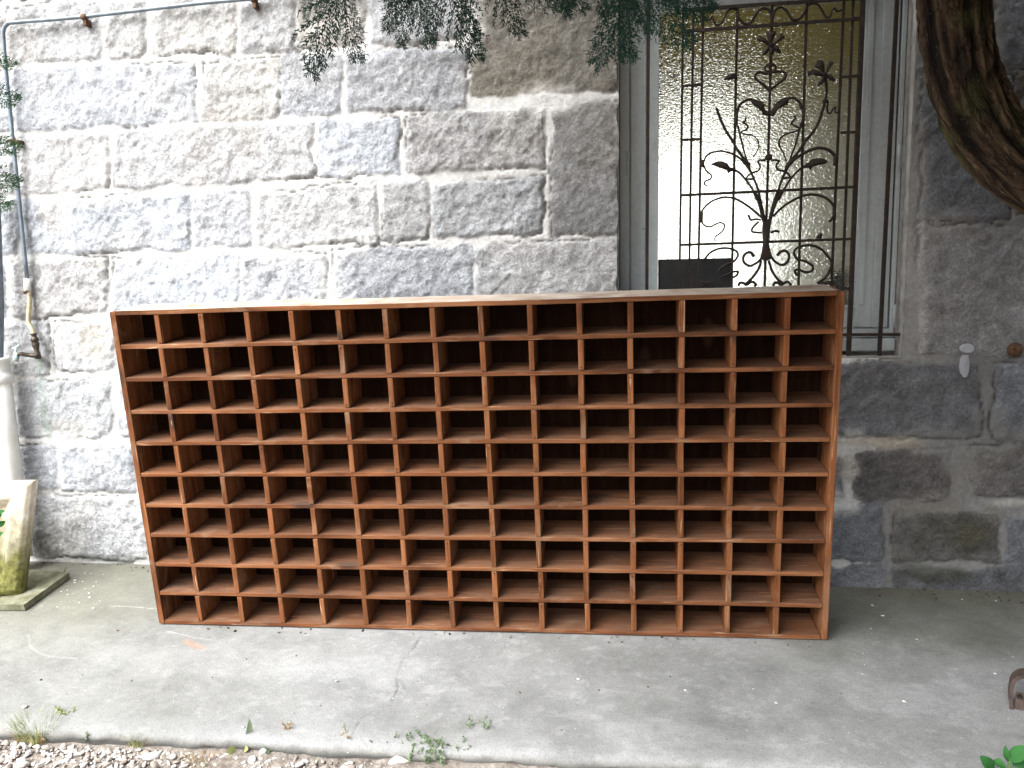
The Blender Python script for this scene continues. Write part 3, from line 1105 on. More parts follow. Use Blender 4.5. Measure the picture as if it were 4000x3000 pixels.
leaf(g2, [(1310, 738), (1370, 698), (1400, 668), (1470, 658), (1532, 670), (1552, 695), (1530, 717), (1460, 727), (1400, 747), (1387, 777), (1370, 752), (1320, 757)])
scroll(g2, [(1312, 745), (1250, 800), (1190, 870), (1130, 970), (1085, 1060)], .0042)
leaf(g2, [(953, 640), (985, 608), (1022, 635), (1022, 668), (985, 692), (950, 667)])
scroll(g2, [(960, 680), (900, 680), (888, 700), (907, 740), (888, 780), (830, 800), (790, 830), (778, 856), (842, 860)], .0035)
scroll(g2, [(1010, 680), (1060, 678), (1087, 690), (1060, 730), (1080, 770), (1150, 790), (1182, 820), (1190, 845), (1130, 852)], .004)
# lower arches
scroll(g3, [(1050, 220), (980, 160), (900, 100), (810, 55), (720, 47), (630, 75), (560, 130), (527, 190), (530, 250), (560, 290), (610, 300), (660, 275), (700, 265), (730, 290), (710, 340), (650, 390), (650, 428)], .0045, .003)
leaf(g3, [(517, 170), (546, 170), (543, 265), (517, 265)])
scroll(g3, [(1635, 258), (1670, 210), (1680, 150), (1650, 90), (1580, 40), (1480, 22), (1390, 40), (1290, 90), (1210, 150), (1150, 210)], .0055, .0045)
leaf(g3, [(1660, 140), (1690, 140), (1690, 220), (1655, 235)])
leaf(g3, [(1060, 245), (1095, 252), (1132, 245), (1120, 340), (1110, 430), (1122, 500), (1145, 572), (1085, 598), (1036, 578), (1053, 500), (1063, 430), (1055, 340)], 'collar', .012, .008)
scroll(g3, [(990, -5), (1028, 90), (1050, 180), (1070, 255)], .006, .007)
scroll(g3, [(1025, -5), (1052, 120), (1078, 250)], .0042)
scroll(g3, [(1222, -10), (1165, 110), (1140, 180), (1120, 255)], .006, .007)
scroll(g3, [(1185, -5), (1145, 120), (1112, 250)], .0042)
scroll(g3, [(935, 195), (955, 240), (1000, 235), (1045, 242)], .004)
scroll(g3, [(1025, 255), (972, 310), (975, 345), (1052, 352)], .004)
scroll(g3, [(1128, 352), (1170, 337), (1205, 345)], .0048)
scroll(g3, [(985, 560), (960, 525), (925, 525), (893, 560), (900, 610), (950, 638), (1010, 610), (1050, 572)], .006, .0045)
scroll(g3, [(1185, 550), (1215, 515), (1260, 510), (1287, 545), (1275, 600), (1225, 630), (1165, 600), (1135, 560)], .006, .0045)
scroll(g3, [(552, 590), (600, 530), (680, 490), (770, 487), (830, 510), (845, 550), (810, 600), (740, 630), (690, 670), (678, 702)], .0045)
scroll(g3, [(700, 735), (760, 712), (800, 690), (845, 690), (832, 722), (800, 740)], .0045)
scroll(g3, [(1655, 600), (1640, 580), (1570, 500), (1490, 463), (1410, 465), (1350, 490), (1330, 530), (1360, 580), (1430, 600), (1490, 640), (1480, 685), (1420, 690), (1370, 668), (1338, 680), (1355, 725)], .005)
scroll(g3, [(1655, 580), (1645, 660), (1600, 740), (1530, 790)], .005)
scroll(g3, [(1050, 590), (1020, 670), (970, 740), (915, 795)], .0045, .006)
scroll(g3, [(1110, 590), (1140, 680), (1190, 755), (1235, 790)], .0045, .006)
for s in (0, 300):
    scroll(g3, [(850 + s, 812), (862 + s, 785), (890 + s, 785), (915 + s, 802), (940 + s, 790), (970 + s, 775), (1000 + s, 800), (985 + s, 815)], .0052)
scroll(g3, [(520, 785), (550, 780), (540, 815), (575, 780), (610, 785), (620, 810)], .0045)
leaf(g3, [(1508, 402), (1530, 378), (1555, 352), (1574, 375), (1562, 402)])
leaf(g3, [(1525, 800), (1570, 775), (1640, 765), (1662, 800)])
# caught ends fixed into the reveal, one lower ring of scrolls hidden by the shelf is left out

# ------------------------------------------------------------------ pigeonhole shelf
SX = Vector((0.999373, 0.032501, 0.014022))
SZ = Vector((-0.010503, -0.106020, 0.994309))
SYV = Vector((-0.033802, 0.993833, 0.105612))
W, H, D = 2.5, 1.2295, 0.162
BL = Vector((-1.858169, -0.626249, 1.155845)) - SZ * H      # front bottom-left corner
base = Matrix((SX, SYV, SZ)).transposed().to_4x4()
base.translation = BL + SX * (W / 2)
shelf = empty('pigeonhole_shelf', mat=base)
tag(shelf, 'long low pine pigeonhole shelf of ten rows by fifteen compartments standing on the concrete', 'shelf')
NC, NR, TH = 15, 10, 0.0192
TS = 0.0148                             # boards lying flat are thinner than the uprights
LIFT = 0.0055
r4 = random.Random(12)


def board(name, x0, x1, y0, y1, z0, z1, mat, bev=0.0018, warp=0.0, seg=1, split=None):
    """bevelled board with its origin at its middle; long ones get a slight warp"""
    cx, cy, cz = (x0 + x1) / 2, (y0 + y1) / 2, (z0 + z1) / 2
    mbx = MB()
    if split:
        mbx.box(x0 - cx, x1 - cx, y0 - cy, split - .0013 - cy, z0 - cz, z1 - cz, bev)
        mbx.box(x0 - cx, x1 - cx, split + .0013 - cy, y1 - cy, z0 - cz, z1 - cz - .0006, bev * .6)
    else:
        mbx.box(x0 - cx, x1 - cx, y0 - cy, y1 - cy, z0 - cz, z1 - cz, bev)
    if seg > 1:
        L = x1 - x0
        for k in range(1, seg):
            bmesh.ops.bisect_plane(mbx.bm, geom=list(mbx.bm.verts) + list(mbx.bm.edges) + list(mbx.bm.faces),
                                   plane_co=(-L / 2 + L * k / seg, 0, 0), plane_no=(1, 0, 0))
        ph = r4.uniform(0, 6)
        for v in mbx.bm.verts:
            t = v.co.x
            v.co.z += warp * math.sin(t * 3.1 + ph) + warp * 0.5 * math.sin(t * 9.7 + ph * 2)
            v.co.y += warp * 0.8 * math.sin(t * 5.3 + ph * 3)
            if v.co.z < 0 or True:
                v.co.z += r4.uniform(-1, 1) * 0.0004
    o = mbx.build(name, mat, shelf)
    o['tone'] = r4.uniform(.3, .85)
    o.location = (cx, cy, cz)
    return o


hw = W / 2
board('side_panel', -hw, -hw + TH + .002, 0, D, LIFT, H - .002, MAT['wood_v'], .002)
board('side_panel', hw - TH - .002, hw, 0, D, LIFT, H - .002, MAT['wood_v'], .002)
board('top_board', -hw + TH + .004, hw - TH - .004, -.001, D + .002, H - TS, H + .0015, MAT['wood_top'], .002, .0011, 40)
board('bottom_board', -hw + TH + .004, hw - TH - .004, .001, D, LIFT, LIFT + TS, MAT['wood_h'], .002, .0004, 40)
pz = (H - LIFT - TS) / NR
zl = [LIFT + i * pz for i in range(NR + 1)]                   # underside of each board
px_ = (W - TH) / NC
FLOORS = []
for i in range(1, NR):
    z = zl[i]
    # each shelf is made of two planks with an open seam between them
    dz = r4.uniform(-.0012, .0012)
    mid = D * r4.uniform(.46, .56)
    o = board('shelf_board', -hw + TH + .0035, hw - TH - .0035, r4.uniform(-.001, .0015), D - .007, z + dz, z + dz + TS, MAT['wood_h'], .0022, .0008, 40, mid)
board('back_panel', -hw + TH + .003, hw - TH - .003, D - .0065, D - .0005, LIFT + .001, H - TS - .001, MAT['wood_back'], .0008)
# dividers: 14 x 10; the 100 that stand nearest the lens are parts of their own
variants = []
dh = pz - TS
for k in range(5):
    mbx = MB()
    mbx.box(-.009, .009, 0, D - .0075, .0015, dh - .0012, .0022)
    for v in mbx.bm.verts:
        v.co.x += r4.uniform(-1, 1) * .0006
    bmesh.ops.recalc_face_normals(mbx.bm, faces=mbx.bm.faces)
    me = bpy.data.meshes.new('divider')
    mbx.bm.to_mesh(me)
    mbx.bm.free()
    me.materials.append(MAT['wood_v'])
    variants.append(me)
spots = []
for i in range(NR):
    for j in range(1, NC):
        x = -hw + TH / 2 + j * px_ + r4.uniform(-.0022, .0022)
        z = zl[i] + TS
        wp = base @ Vector((x, 0, z + .05))
        spots.append(((wp - CAM).length, x, z, r4.uniform(-.0015, .002), r4.uniform(-.008, .008), r4.uniform(-.012, .012)))
spots.sort()
rest = bmesh.new()
for n_, (dist, x, z, y, ry, rz) in enumerate(spots):
    me = variants[n_ % 5]
    mx = Matrix.Translation((x, y, z)) @ Matrix.Rotation(rz, 4, 'Z') @ Matrix.Rotation(ry, 4, 'Y')
    if n_ < 100:
        o = link('divider', me, shelf)
        o['tone'] = min(1, max(0, r4.gauss(.55, .22)))
        o.matrix_local = mx
    else:
        tmp = me.copy()
        tmp.transform(mx)
        tv = tmp.attributes.new('vt', 'FLOAT', 'POINT')
        tv.data.foreach_set('value', np.full(len(tmp.vertices), min(1, max(0, r4.gauss(.55, .22))), dtype=np.float32))
        rest.from_mesh(tmp)
        bpy.data.meshes.remove(tmp)
me = bpy.data.meshes.new('dividers')
rest.to_mesh(me)
rest.free()
me.materials.append(MAT['wood_v'])
tag(link('dividers', me, shelf), kind='stuff')

nb_ = MB()
for (dist, x, z, y, ry, rz) in spots:
    if r4.random() < .45:
        zz_ = z + r4.choice((.012, dh - .012)) + r4.uniform(-.004, .004)
        nb_.tube([(x + r4.uniform(-.003, .003), y + .0005, zz_), (x, y - .0012, zz_)], .0022, 6)
tag(nb_.build('nails', MAT['iron'], shelf), kind='stuff')

# ------------------------------------------------------------------ concrete slab


def polyline_dist(X, Y, pts):
    d = np.full(X.shape, 9.0)
    for a, b in zip(pts[:-1], pts[1:]):
        ex, ey = b[0] - a[0], b[1] - a[1]
        L2 = ex * ex + ey * ey + 1e-12
        t = np.clip(((X - a[0]) * ex + (Y - a[1]) * ey) / L2, 0, 1)
        d = np.minimum(d, np.hypot(X - a[0] - t * ex, Y - a[1] - t * ey))
    return d


E0 = G(0, 2832)
E1 = G(4000, 3042)


def edge_y(x):
    return E0.y + (x - E0.x) * (E1.y - E0.y) / (E1.x - E0.x)


def build_slab():
    xs = axis(-5.5, 4.5, -2.75, 1.5, 0.0055, 0.05, ())
    ts = np.concatenate([np.linspace(0, 1, 215)])
    X, Tt = np.meshgrid(xs, ts)
    ye = edge_y(X) + 0.004 * vnoise(X, X * 0, 6, 3) + 0.0022 * vnoise(X, X * 0, 23, 4) - 0.012 * np.maximum(0, vnoise(X, X * 0, 3.1, 9) - .45)
    Y = 0.03 + (ye - 0.03) * Tt
    zz = SLAB_P.z - (SLAB_N.x * (X - SLAB_P.x) + SLAB_N.y * (Y - SLAB_P.y)) / SLAB_N.z
    dz = 0.0022 * fbm(X, Y, 3.2, 12, 3) + 0.0008 * fbm(X, Y, 22, 13, 3)
    sh = sstep(-0.75, -0.45, Y)          # keep it flat under the shelf's foot
    dz = dz * (0.35 + 0.65 * (1 - sh))
    dz = np.minimum(dz, 0.0024)
    # rounded nosing
    de = Y - ye
    dz = dz - 0.012 * np.exp(-(de / 0.011) ** 1.2)
    nose = sstep(0.10, 0.03, de) * sstep(-0.3, 0.3, vnoise(X, X * 0, 1.3, 77) + .35)
    # colour
    base = np.array([0.203, 0.203, 0.197])
    v = 1 + 0.11 * fbm(X, Y, 1.7, 20, 4) + 0.10 * fbm(X, Y, 5, 25, 4)
    col = base[None, None] * v[..., None]
    fleck = (sstep(.35, 1.0, fbm(X, Y * 1.4, 26, 33, 4, .7)) * .28)[..., None]
    col = col * (1 - fleck) + np.array([0.34, 0.34, 0.335]) * fleck
    dblot = (sstep(.35, .9, fbm(X, Y * 1.3, 3.3, 37, 4)) * .35)[..., None]
    col = col * (1 - dblot) + np.array([0.13, 0.13, 0.118]) * dblot
    pale = sstep(0.15, 0.6, fbm(X, Y * 1.6, 2.6, 30, 4))[..., None]
    col = col * (1 - .35 * pale) + np.array([0.31, 0.31, 0.305]) * .35 * pale
    moss = sstep(-0.65, -0.05, Y + 0.16 * fbm(X, Y, 2.5, 40, 3)) * sstep(0.2, 1.2, abs(X + 0.75) + 0.3 * fbm(X, Y, 3, 45, 2))
    k = (0.85 * moss)[..., None]
    col = col * (1 - k) + np.array([0.09, 0.09, 0.066]) * k
    dirt = sstep(-0.10, 0.0, Y + .03 * fbm(X, Y, 9, 41, 3))[..., None]
    col = col * (1 - .7 * dirt) + np.array([0.085, 0.08, 0.062]) * .7 * dirt
    lft = (sstep(-1.75, -2.35, X) * sstep(-0.95, -0.4, Y) * .45)[..., None]
    col = col * (1 - lft) + np.array([0.20, 0.195, 0.14]) * lft
    l2 = (sstep(-0.7, -2.0, X + .2 * fbm(X, Y, 2.2, 66, 3)) * .42)[..., None]  # darker to the left: olive stains, and to tone down the strong light
    col = col * (1 - l2) + np.array([0.125, 0.124, 0.108]) * l2
    nk = (0.55 * nose)[..., None]
    col = col * (1 - nk) + np.array([0.265, 0.266, 0.262]) * nk

    def cracks(uvs, w, c, kk, depth, wig=.004, seed=1):
        nonlocal col, dz
        pts = [G(*p) for p in uvs]
        xx = X + wig * vnoise(X, Y, 30, seed) + wig * .5 * vnoise(X, Y, 80, seed + 1)
        d = polyline_dist(xx, Y, [(p.x, p.y) for p in pts])
        m = np.exp(-(d / w) ** 2) * (0.55 + 0.45 * vnoise(X, Y, 11, seed + 5)) * kk
        m = np.clip(m, 0, 1)
        col = col * (1 - m[..., None]) + np.array(c) * m[..., None]
        dz = dz - depth * m

    dk = (0.05, 0.047, 0.042)
    cracks([(1650, 2478), (1625, 2520), (1570, 2580), (1552, 2640), (1555, 2690), (1528, 2755)], .0026, dk, .75, .004, seed=3)
    cracks([(1555, 2650), (1575, 2665), (1580, 2690)], .004, dk, .7, .003, seed=5)
    cracks([(1528, 2755), (1480, 2765), (1405, 2805), (1380, 2850), (1362, 2930)], .0026, dk, .8, .003, seed=7)
    cracks([(2035, 2500), (2045, 2600), (2025, 2680), (2035, 2740), (2028, 2820)], .0024, (0.14, .135, .125), .6, .002, seed=9)
    cracks([(1972, 2505), (1974, 2530)], .0024, dk, .8, .002, seed=10)
    cracks([(2270, 2600), (2290, 2690), (2260, 2760), (2290, 2850)], .002, (0.17, .165, .155), .6, .001, seed=11)
    cracks([(1800, 2895), (1950, 2905), (2150, 2908)], .0025, (0.2, .2, .19), .7, .002, seed=13)
    # pale scratches
    sc = (0.40, 0.40, 0.39)
    cracks([(110, 2480), (115, 2520), (150, 2548), (200, 2565), (300, 2572)], .0028, sc, .6, 0, seed=15)
    cracks([(430, 2367), (520, 2370), (640, 2382), (760, 2400)], .0022, sc, .8, 0, .002, seed=17)
    cracks([(560, 2485), (640, 2470), (740, 2452)], .002, sc, .6, 0, .002, seed=19)
    cracks([(650, 2465), (760, 2490), (830, 2500)], .002, sc, .5, 0, .002, seed=21)
    # rust stain
    c0 = G(765, 2520)
    r = np.hypot((X - c0.x) / .085, (Y - c0.y + .35 * (X - c0.x)) / .022) + .45 * fbm(X, Y, 14, 60, 3)
    w = (sstep(1.1, .1, r) * .45)[..., None]
    col = col * (1 - w) + np.array([0.33, 0.185, 0.11]) * w
    nn, mm = X.shape
    z = zz + dz
    V = np.stack([X, Y, z], -1).reshape(-1, 3)
    idx = np.arange(nn * mm).reshape(nn, mm)
    # drop down at the front edge: three more rows
    rows = []
    cols = [col.reshape(-1, 3)]
    fronts = [idx[-1]]
    cnt = nn * mm
    xe, yee, zee = X[-1], Y[-1], z[-1]
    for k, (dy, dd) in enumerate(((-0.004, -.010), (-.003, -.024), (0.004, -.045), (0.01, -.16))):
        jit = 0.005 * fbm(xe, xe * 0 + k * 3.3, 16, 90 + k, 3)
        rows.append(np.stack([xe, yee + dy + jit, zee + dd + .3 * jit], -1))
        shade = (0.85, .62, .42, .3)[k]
        cols.append(np.tile(np.array([0.22, 0.215, 0.20]) * (.9 if k == 0 else .4), (mm, 1)))  # front face darkened: dirt, plus painted contact shade below the lip
        fronts.append(np.arange(cnt, cnt + mm))
        cnt += mm
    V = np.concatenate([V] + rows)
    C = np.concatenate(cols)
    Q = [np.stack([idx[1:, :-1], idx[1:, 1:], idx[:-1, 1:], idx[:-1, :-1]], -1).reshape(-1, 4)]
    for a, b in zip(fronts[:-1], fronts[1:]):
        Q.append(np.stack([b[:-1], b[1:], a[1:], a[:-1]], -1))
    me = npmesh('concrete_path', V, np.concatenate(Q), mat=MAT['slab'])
    at = me.attributes.new('tint', 'FLOAT_COLOR', 'POINT')
    c4 = np.ones((len(V), 4), dtype=np.float32)
    c4[:, :3] = np.clip(C, 0.01, 1)
    at.data.foreach_set('color', c4.ravel())
    o = link('concrete_path', me)
    tag(o, kind='structure')
    return o


build_slab()

# soil and gravel in front of the slab; a wide sheet runs on to the horizon
GDROP = -0.046


def ground_z(x, y):
    if np.isscalar(y):
        y = np.array(y)
    yy = np.maximum(y, -4.5)
    xx = np.clip(x, -8, 8)
    return SLAB_P.z - (SLAB_N.x * (xx - SLAB_P.x) + SLAB_N.y * (yy - SLAB_P.y)) / SLAB_N.z + GDROP


def build_ground():
    xs = np.concatenate([np.linspace(-400, -9, 14), np.arange(-8, -2.8, .12), np.arange(-2.8, 1.6, .012), np.arange(1.6, 8, .12), np.linspace(9, 400, 14)])
    t = np.concatenate([[-.06], np.arange(0, .5, .009), np.arange(.5, 4.5, .12), np.linspace(5, 400, 16)])
    X, Tm = np.meshgrid(xs, t)
    Y = edge_y(np.clip(X, -6, 6)) - Tm
    z = ground_z(X, Y) + (0.006 * fbm(X, Y, 5, 4, 3) + 0.004 * fbm(X, Y, 22, 7, 3)) * (Tm < 6)
    # a low bank of soil against the slab to the right of the gravel
    bank = 0.009 * sstep(-1.2, -0.5, X) * sstep(.10, .0, Tm) * (1 + .6 * vnoise(X, Y, 9, 8))
    z = z + bank
    V = np.stack([X, Y, z], -1).reshape(-1, 3)
    n, m = X.shape
    idx = np.arange(n * m).reshape(n, m)
    Q = np.stack([idx[1:, :-1], idx[1:, 1:], idx[:-1, 1:], idx[:-1, :-1]], -1).reshape(-1, 4)
    # behind the house
    V2 = np.array([(-400, .5, -1.0), (400, .5, -1.0), (400, 400, -1.0), (-400, 400, -1.0)])
    Q2 = np.array([[0, 1, 2, 3]]) + len(V)
    me = npmesh('ground', np.concatenate([V, V2]), np.concatenate([Q, Q2]), mat=MAT['soil'])
    tag(link('ground', me), kind='structure')


build_ground()


def ico(sub):
    bm = bmesh.new()
    bmesh.ops.create_icosphere(bm, subdivisions=sub, radius=1)
    v = np.array([x.co[:] for x in bm.verts])
    f = np.array([[w.index for w in x.verts] for x in bm.faces])
    bm.free()
    return v, f


def build_pebbles():
    r = np.random.RandomState(5)
    iv, if_ = ico(2)
    Vs, Fs, Sh = [], [], []
    n = 0

    def add(x, y, s, sh):
        nonlocal n
        ax = np.array([1, r.uniform(.5, .9), r.uniform(.28, .55)])
        bump = 1 + .22 * vnoise(iv[:, 0] * .5 + r.uniform(0, 50), iv[:, 1] * .5 + iv[:, 2] * .37, 3.0, r.randint(999))
        # chipped facets
        v = iv * bump[:, None]
        for _ in range(3):
            nrm = r.normal(size=3)
            nrm /= np.linalg.norm(nrm)
            dd = v @ nrm
            cut = r.uniform(.35, .7)
            v = v - np.clip(dd - cut, 0, None)[:, None] * nrm
        v = v * ax * s
        a, b, c = r.uniform(0, 6.28), r.normal(0, .35), r.normal(0, .35)
        Rm = np.array(Matrix.Rotation(a, 3, 'Z') @ Matrix.Rotation(b, 3, 'X') @ Matrix.Rotation(c, 3, 'Y'))
        v = v @ Rm.T + np.array([x, y, float(ground_z(x, y)) + s * r.uniform(.12, .42)])
        Vs.append(v)
        Fs.append(if_ + n)
        Sh.append(np.full(len(iv), sh))
        n += len(iv)

    for k in range(8000):
        x = r.uniform(-2.5, 1.0)
        dens = float(np.interp(x, [-2.5, -1.35, -0.75, -0.2, 1.0], [1, 1, .5, .30, .22]))
        if r.uniform() > dens:
            continue
        y = edge_y(x) - .022 - r.uniform(0, 1) ** 1.2 * .42
        s = r.choice([.0045, .0065, .009, .012, .016], p=[.30, .34, .24, .09, .03]) * r.uniform(.8, 1.2)
        if x < -1.2:
            s *= 1.12
        sh = np.clip(r.normal(.46 if x < -1.0 else .38, .22), .05, 1)
        add(x, y, s, sh)
    for k in range(900):       # the rest of the yard, sparser
        x = r.uniform(-3.5, 2.0)
        y = edge_y(x) - r.uniform(.4, 1.6)
        add(x, y, r.choice([.012, .018, .025]), np.clip(r.normal(.55, .2), 0, 1))
    # scatter of chips on the slab
    V = np.concatenate(Vs)
    me = npmesh('gravel', V, tris=np.concatenate(Fs), mat=MAT['pebble'])
    at = me.attributes.new('shade', 'FLOAT', 'POINT')
    at.data.foreach_set('value', np.concatenate(Sh).astype(np.float32))
    tag(link('gravel', me), kind='stuff', label='pale limestone gravel mixed with soil along the slab edge', cat='gravel')


build_pebbles()

# ------------------------------------------------------------------ ribbons: foliage and grass


class Leafage:
    """collects tapered ribbons as quads with a 'shade' value"""

    def __init__(self):
        self.v, self.q, self.s = [], [], []
        self.n = 0

    def add(self, V, Q, Sh):
        self.v.append(np.asarray(V))
        self.q.append(np.asarray(Q) + self.n)
        self.s.append(np.asarray(Sh))
        self.n += len(V)

    def build(self, name, mat, parent=None, origin=None):
        V = np.concatenate(self.v)
        if origin is not None:
            V = V - np.array(origin)
        me = npmesh(name, V, np.concatenate(self.q), mat=mat, smooth=False)
        at = me.attributes.new('shade', 'FLOAT', 'POINT')
        at.data.foreach_set('value', np.clip(np.concatenate(self.s), 0, 1).astype(np.float32))
        return link(name, me, parent)


def ribbons_to_arrays(rib, r):
    """rib: list of (p0, p1, w0, w1, shade); three-sided slivers so they have a body"""
    V, Q, Sh = [], [], []
    for k, (a, b, w0, w1, s) in enumerate(rib):
        a, b = np.asarray(a), np.asarray(b)
        t = b - a
        L = np.linalg.norm(t) + 1e-9
        t = t / L
        roll = r.uniform(-.7, .7)
        n = np.array([0, 0, 1.0])
        side = np.cross(t, n)
        ls = np.linalg.norm(side)
        side = side / ls if ls > 1e-6 else np.array([1.0, 0, 0])
        up = np.cross(side, t)
        d = side * math.cos(roll) + up * math.sin(roll)
        m = a + t * L * .45
        V += [a + d * w0, m + d * w1, b, m - d * w1, a - d * w0]
        i = k * 5
        Q += [(i + 4, i, i + 1, i + 3), (i + 3, i + 1, i + 2, i + 2)]
        Sh += [s] * 5
    return np.array(V), np.array(Q), np.array(Sh)


def fan_spray(seed, nb=15, ns=7, width=.011, bend=.22, blen=.42, sub=True):
    """flat cypress spray of unit length along +x in the xy plane"""
    r = np.random.RandomState(seed)
    rib = []
    N = 26
    ts = np.linspace(0, 1, N)
    cx = ts
    cy = bend * ts ** 2 * r.choice([-1, 1])
    cz = -.18 * ts ** 2
    C = np.stack([cx, cy, cz], 1)
    for i in range(N - 1):
        rib.append((C[i], C[i + 1] + (C[i + 1] - C[i]) * .3, .009 * (1 - ts[i]) + .0035, .008 * (1 - ts[i]) + .003, r.uniform(0, .35)))
    for side in (-1, 1):
        for j in range(nb):
            t = .06 + .92 * (j + r.uniform(-.3, .3) + (.5 if side > 0 else 0)) / nb
            if t > .98:
                continue
            i = int(t * (N - 1))
            p = C[i]
            tan = C[min(i + 1, N - 1)] - C[max(i - 1, 0)]
            tan = tan / np.linalg.norm(tan)
            ang = side * math.radians(r.uniform(30, 48))
            L = blen * (1 - t) ** .7 * min(1, .35 + t * 3.5) * r.uniform(.75, 1.15) + .05
            ca, sa = math.cos(ang), math.sin(ang)
            dr = np.array([tan[0] * ca - tan[1] * sa, tan[0] * sa + tan[1] * ca, tan[2] - r.uniform(0, .25)])
            dr /= np.linalg.norm(dr)
            M_ = 6
            q = p.copy()
            cur = dr.copy()
            for s_ in range(M_):
                cur = cur + np.array([tan[0], tan[1], tan[2]]) * .07 + r.normal(0, .03, 3)
                cur /= np.linalg.norm(cur)
                nq = q + cur * L / M_
                sh = r.uniform(.1, .8) * (0.6 + .4 * s_ / M_)
                rib.append((q, nq + (nq - q) * .35, width * .8, width * .75, sh))
                if sub and ns:
                    for sd in (-1, 1):
                        for _ in range(max(1, int(ns * L / blen / 2.2))):
                            a2 = sd * math.radians(r.uniform(25, 50))
                            c2, s2 = math.cos(a2), math.sin(a2)
                            d2 = np.array([cur[0] * c2 - cur[1] * s2, cur[0] * s2 + cur[1] * c2, cur[2] + r.uniform(-.25, .1)])
                            l2 = .15 * r.uniform(.5, 1.2) * (1.1 - s_ / M_ * .5)
                            q0 = q + (nq - q) * r.uniform(0, 1)
                            rib.append((q0, q0 + d2 * l2, width * .6, width * .75, r.uniform(.1, 1)))
                q = nq
    return ribbons_to_arrays(rib, r)


def frame_to(root, tip, roll):
    """matrix taking unit spray to root->tip with given roll about its axis (0 = flat to the lens)"""
    root, tip = Vector(root), Vector(tip)
    x = (tip - root)
    L = x.length
    x.normalize()
    view = (root - CAM).normalized()
    z = (-view - x * (-view).dot(x)).normalized()
    z = Matrix.Rotation(roll, 3, x) @ z
    y = z.cross(x)
    m3 = np.array([[x.x, y.x, z.x], [x.y, y.y, z.y], [x.z, y.z, z.z]]) * L
    return m3, np.array(root)


def place(lf, arr, root, tip, roll, dsh=0.0):
    V, Q, Sh = arr
    m3, o = frame_to(root, tip, roll)
    lf.add(V @ m3.T + o, Q, Sh + dsh)


# ------------------------------------------------------------------ big conifer on the right


def bark_tube(path, radii, nseg=72, step=.012, seed=3, depth=.018, freq=7, origin=(0, 0, 0)):
    pts = spline(path, 10)
    # resample
    P_ = np.array([p[:] for p in pts])
    R_ = np.interp(np.linspace(0, len(radii) - 1, len(pts)), np.arange(len(radii)), radii)
    seg = np.linalg.norm(np.diff(P_, axis=0), axis=1)
    s = np.concatenate([[0], np.cumsum(seg)])
    n = max(8, int(s[-1] / step))
    ss = np.linspace(0, s[-1], n)
    C = np.stack([np.interp(ss, s, P_[:, k]) for k in range(3)], 1)
    R_ = np.interp(ss, s, R_)
    T_ = np.gradient(C, axis=0)
    T_ /= np.linalg.norm(T_, axis=1)[:, None]
    a = np.cross(T_[0], [0, 1, 0.2])
    V, Hh, Sv = [], [], []
    th = np.linspace(0, 2 * np.pi, nseg, endpoint=False)
    for i in range(n):
        a = a - T_[i] * a.dot(T_[i])
        a /= np.linalg.norm(a)
        b = np.cross(T_[i], a)
        tw = th + .04 * ss[i]
        # ridges running along the stem: noise stretched lengthwise, seamless round the stem
        rx, ry = np.cos(tw) * .16 * freq / 2, np.sin(tw) * .16 * freq / 2
        w = .045 * vnoise(rx + ss[i] * .6, ry + ss[i] * .4, 4, seed + 9)
        h = 1 - np.abs(vnoise(rx + w, ry + ss[i] * .55 + w, 6.0, seed))
        h = np.clip(h, 0, 1) ** 1.6
        h2 = vnoise(rx * 3 + ss[i] * .3, ry * 3 + ss[i] * 3.0, 6, seed + 4)
        crackx = vnoise(rx + ss[i] * 7, ry + ss[i] * 2, 2.5, seed + 6)
        h = h + .28 * h2 - .3 * sstep(.4, .6, crackx)
        rad = R_[i] + depth * (h - .75) + .010 * vnoise(rx * .8, ry * .8 + ss[i] * 1.5, 3, seed + 2)
        V.append(C[i] + np.outer(np.cos(th) * rad, a) + np.outer(np.sin(th) * rad, b))
        Hh.append(np.clip(h, 0, 1))
        Sv.append(np.stack([np.cos(tw) * .11, np.sin(tw) * .11, np.full(nseg, ss[i] * .22)], 1))
    V = np.concatenate(V) - np.array(origin)
    idx = np.arange(n * nseg).reshape(n, nseg)
    nx_ = np.roll(idx, -1, axis=1)
    Q = np.stack([idx[:-1], nx_[:-1], nx_[1:], idx[1:]], -1).reshape(-1, 4)
    me = npmesh('trunk', V, Q, mat=MAT['bark'])
    at = me.attributes.new('ridge', 'FLOAT', 'POINT')
    at.data.foreach_set('value', np.concatenate(Hh).astype(np.float32))
    at = me.attributes.new('stem', 'FLOAT_VECTOR', 'POINT')
    at.data.foreach_set('vector', np.concatenate(Sv).astype(np.float32).ravel())
    return me


TB = Vector((1.56, -.47, slab_z(1.56, -.47) - .05))
tree = empty('conifer_tree', TB)
tag(tree, 'old cypress with a thick furrowed curving limb in front of the right wall', 'tree')
LY = -.55
limb_path = [TB + Vector((.03, 0, 1.05)), P(4260, 790, LY + .03), P(4120, 725, LY), P(3985, 640, LY), P(3880, 535, LY), P(3805, 400, LY), P(3762, 265, LY), P(3738, 120, LY),
             P(3728, -60, LY), P(3722, -300, LY - .02), P(3740, -620, LY - .05), P(3820, -1000, LY - .1)]
trunk_path = [TB, TB + Vector((.0, .0, .15)), TB + Vector((.02, .01, .6)), TB + Vector((.08, 0, 1.2)), TB + Vector((.25, -.05, 2.2)), TB + Vector((.3, -.1, 3.4)), TB + Vector((.3, -.1, 5.2))]
me = bark_tube(trunk_path, [.27, .20, .17, .165, .15, .12, .07], origin=TB, seed=11)
link('trunk', me, tree)
me = bark_tube(limb_path, [.125, .110, .106, .104, .103, .102, .101, .100, .098, .095, .09, .08], nseg=110, step=.008, origin=TB, seed=23, depth=.016)
me.name = 'limb'
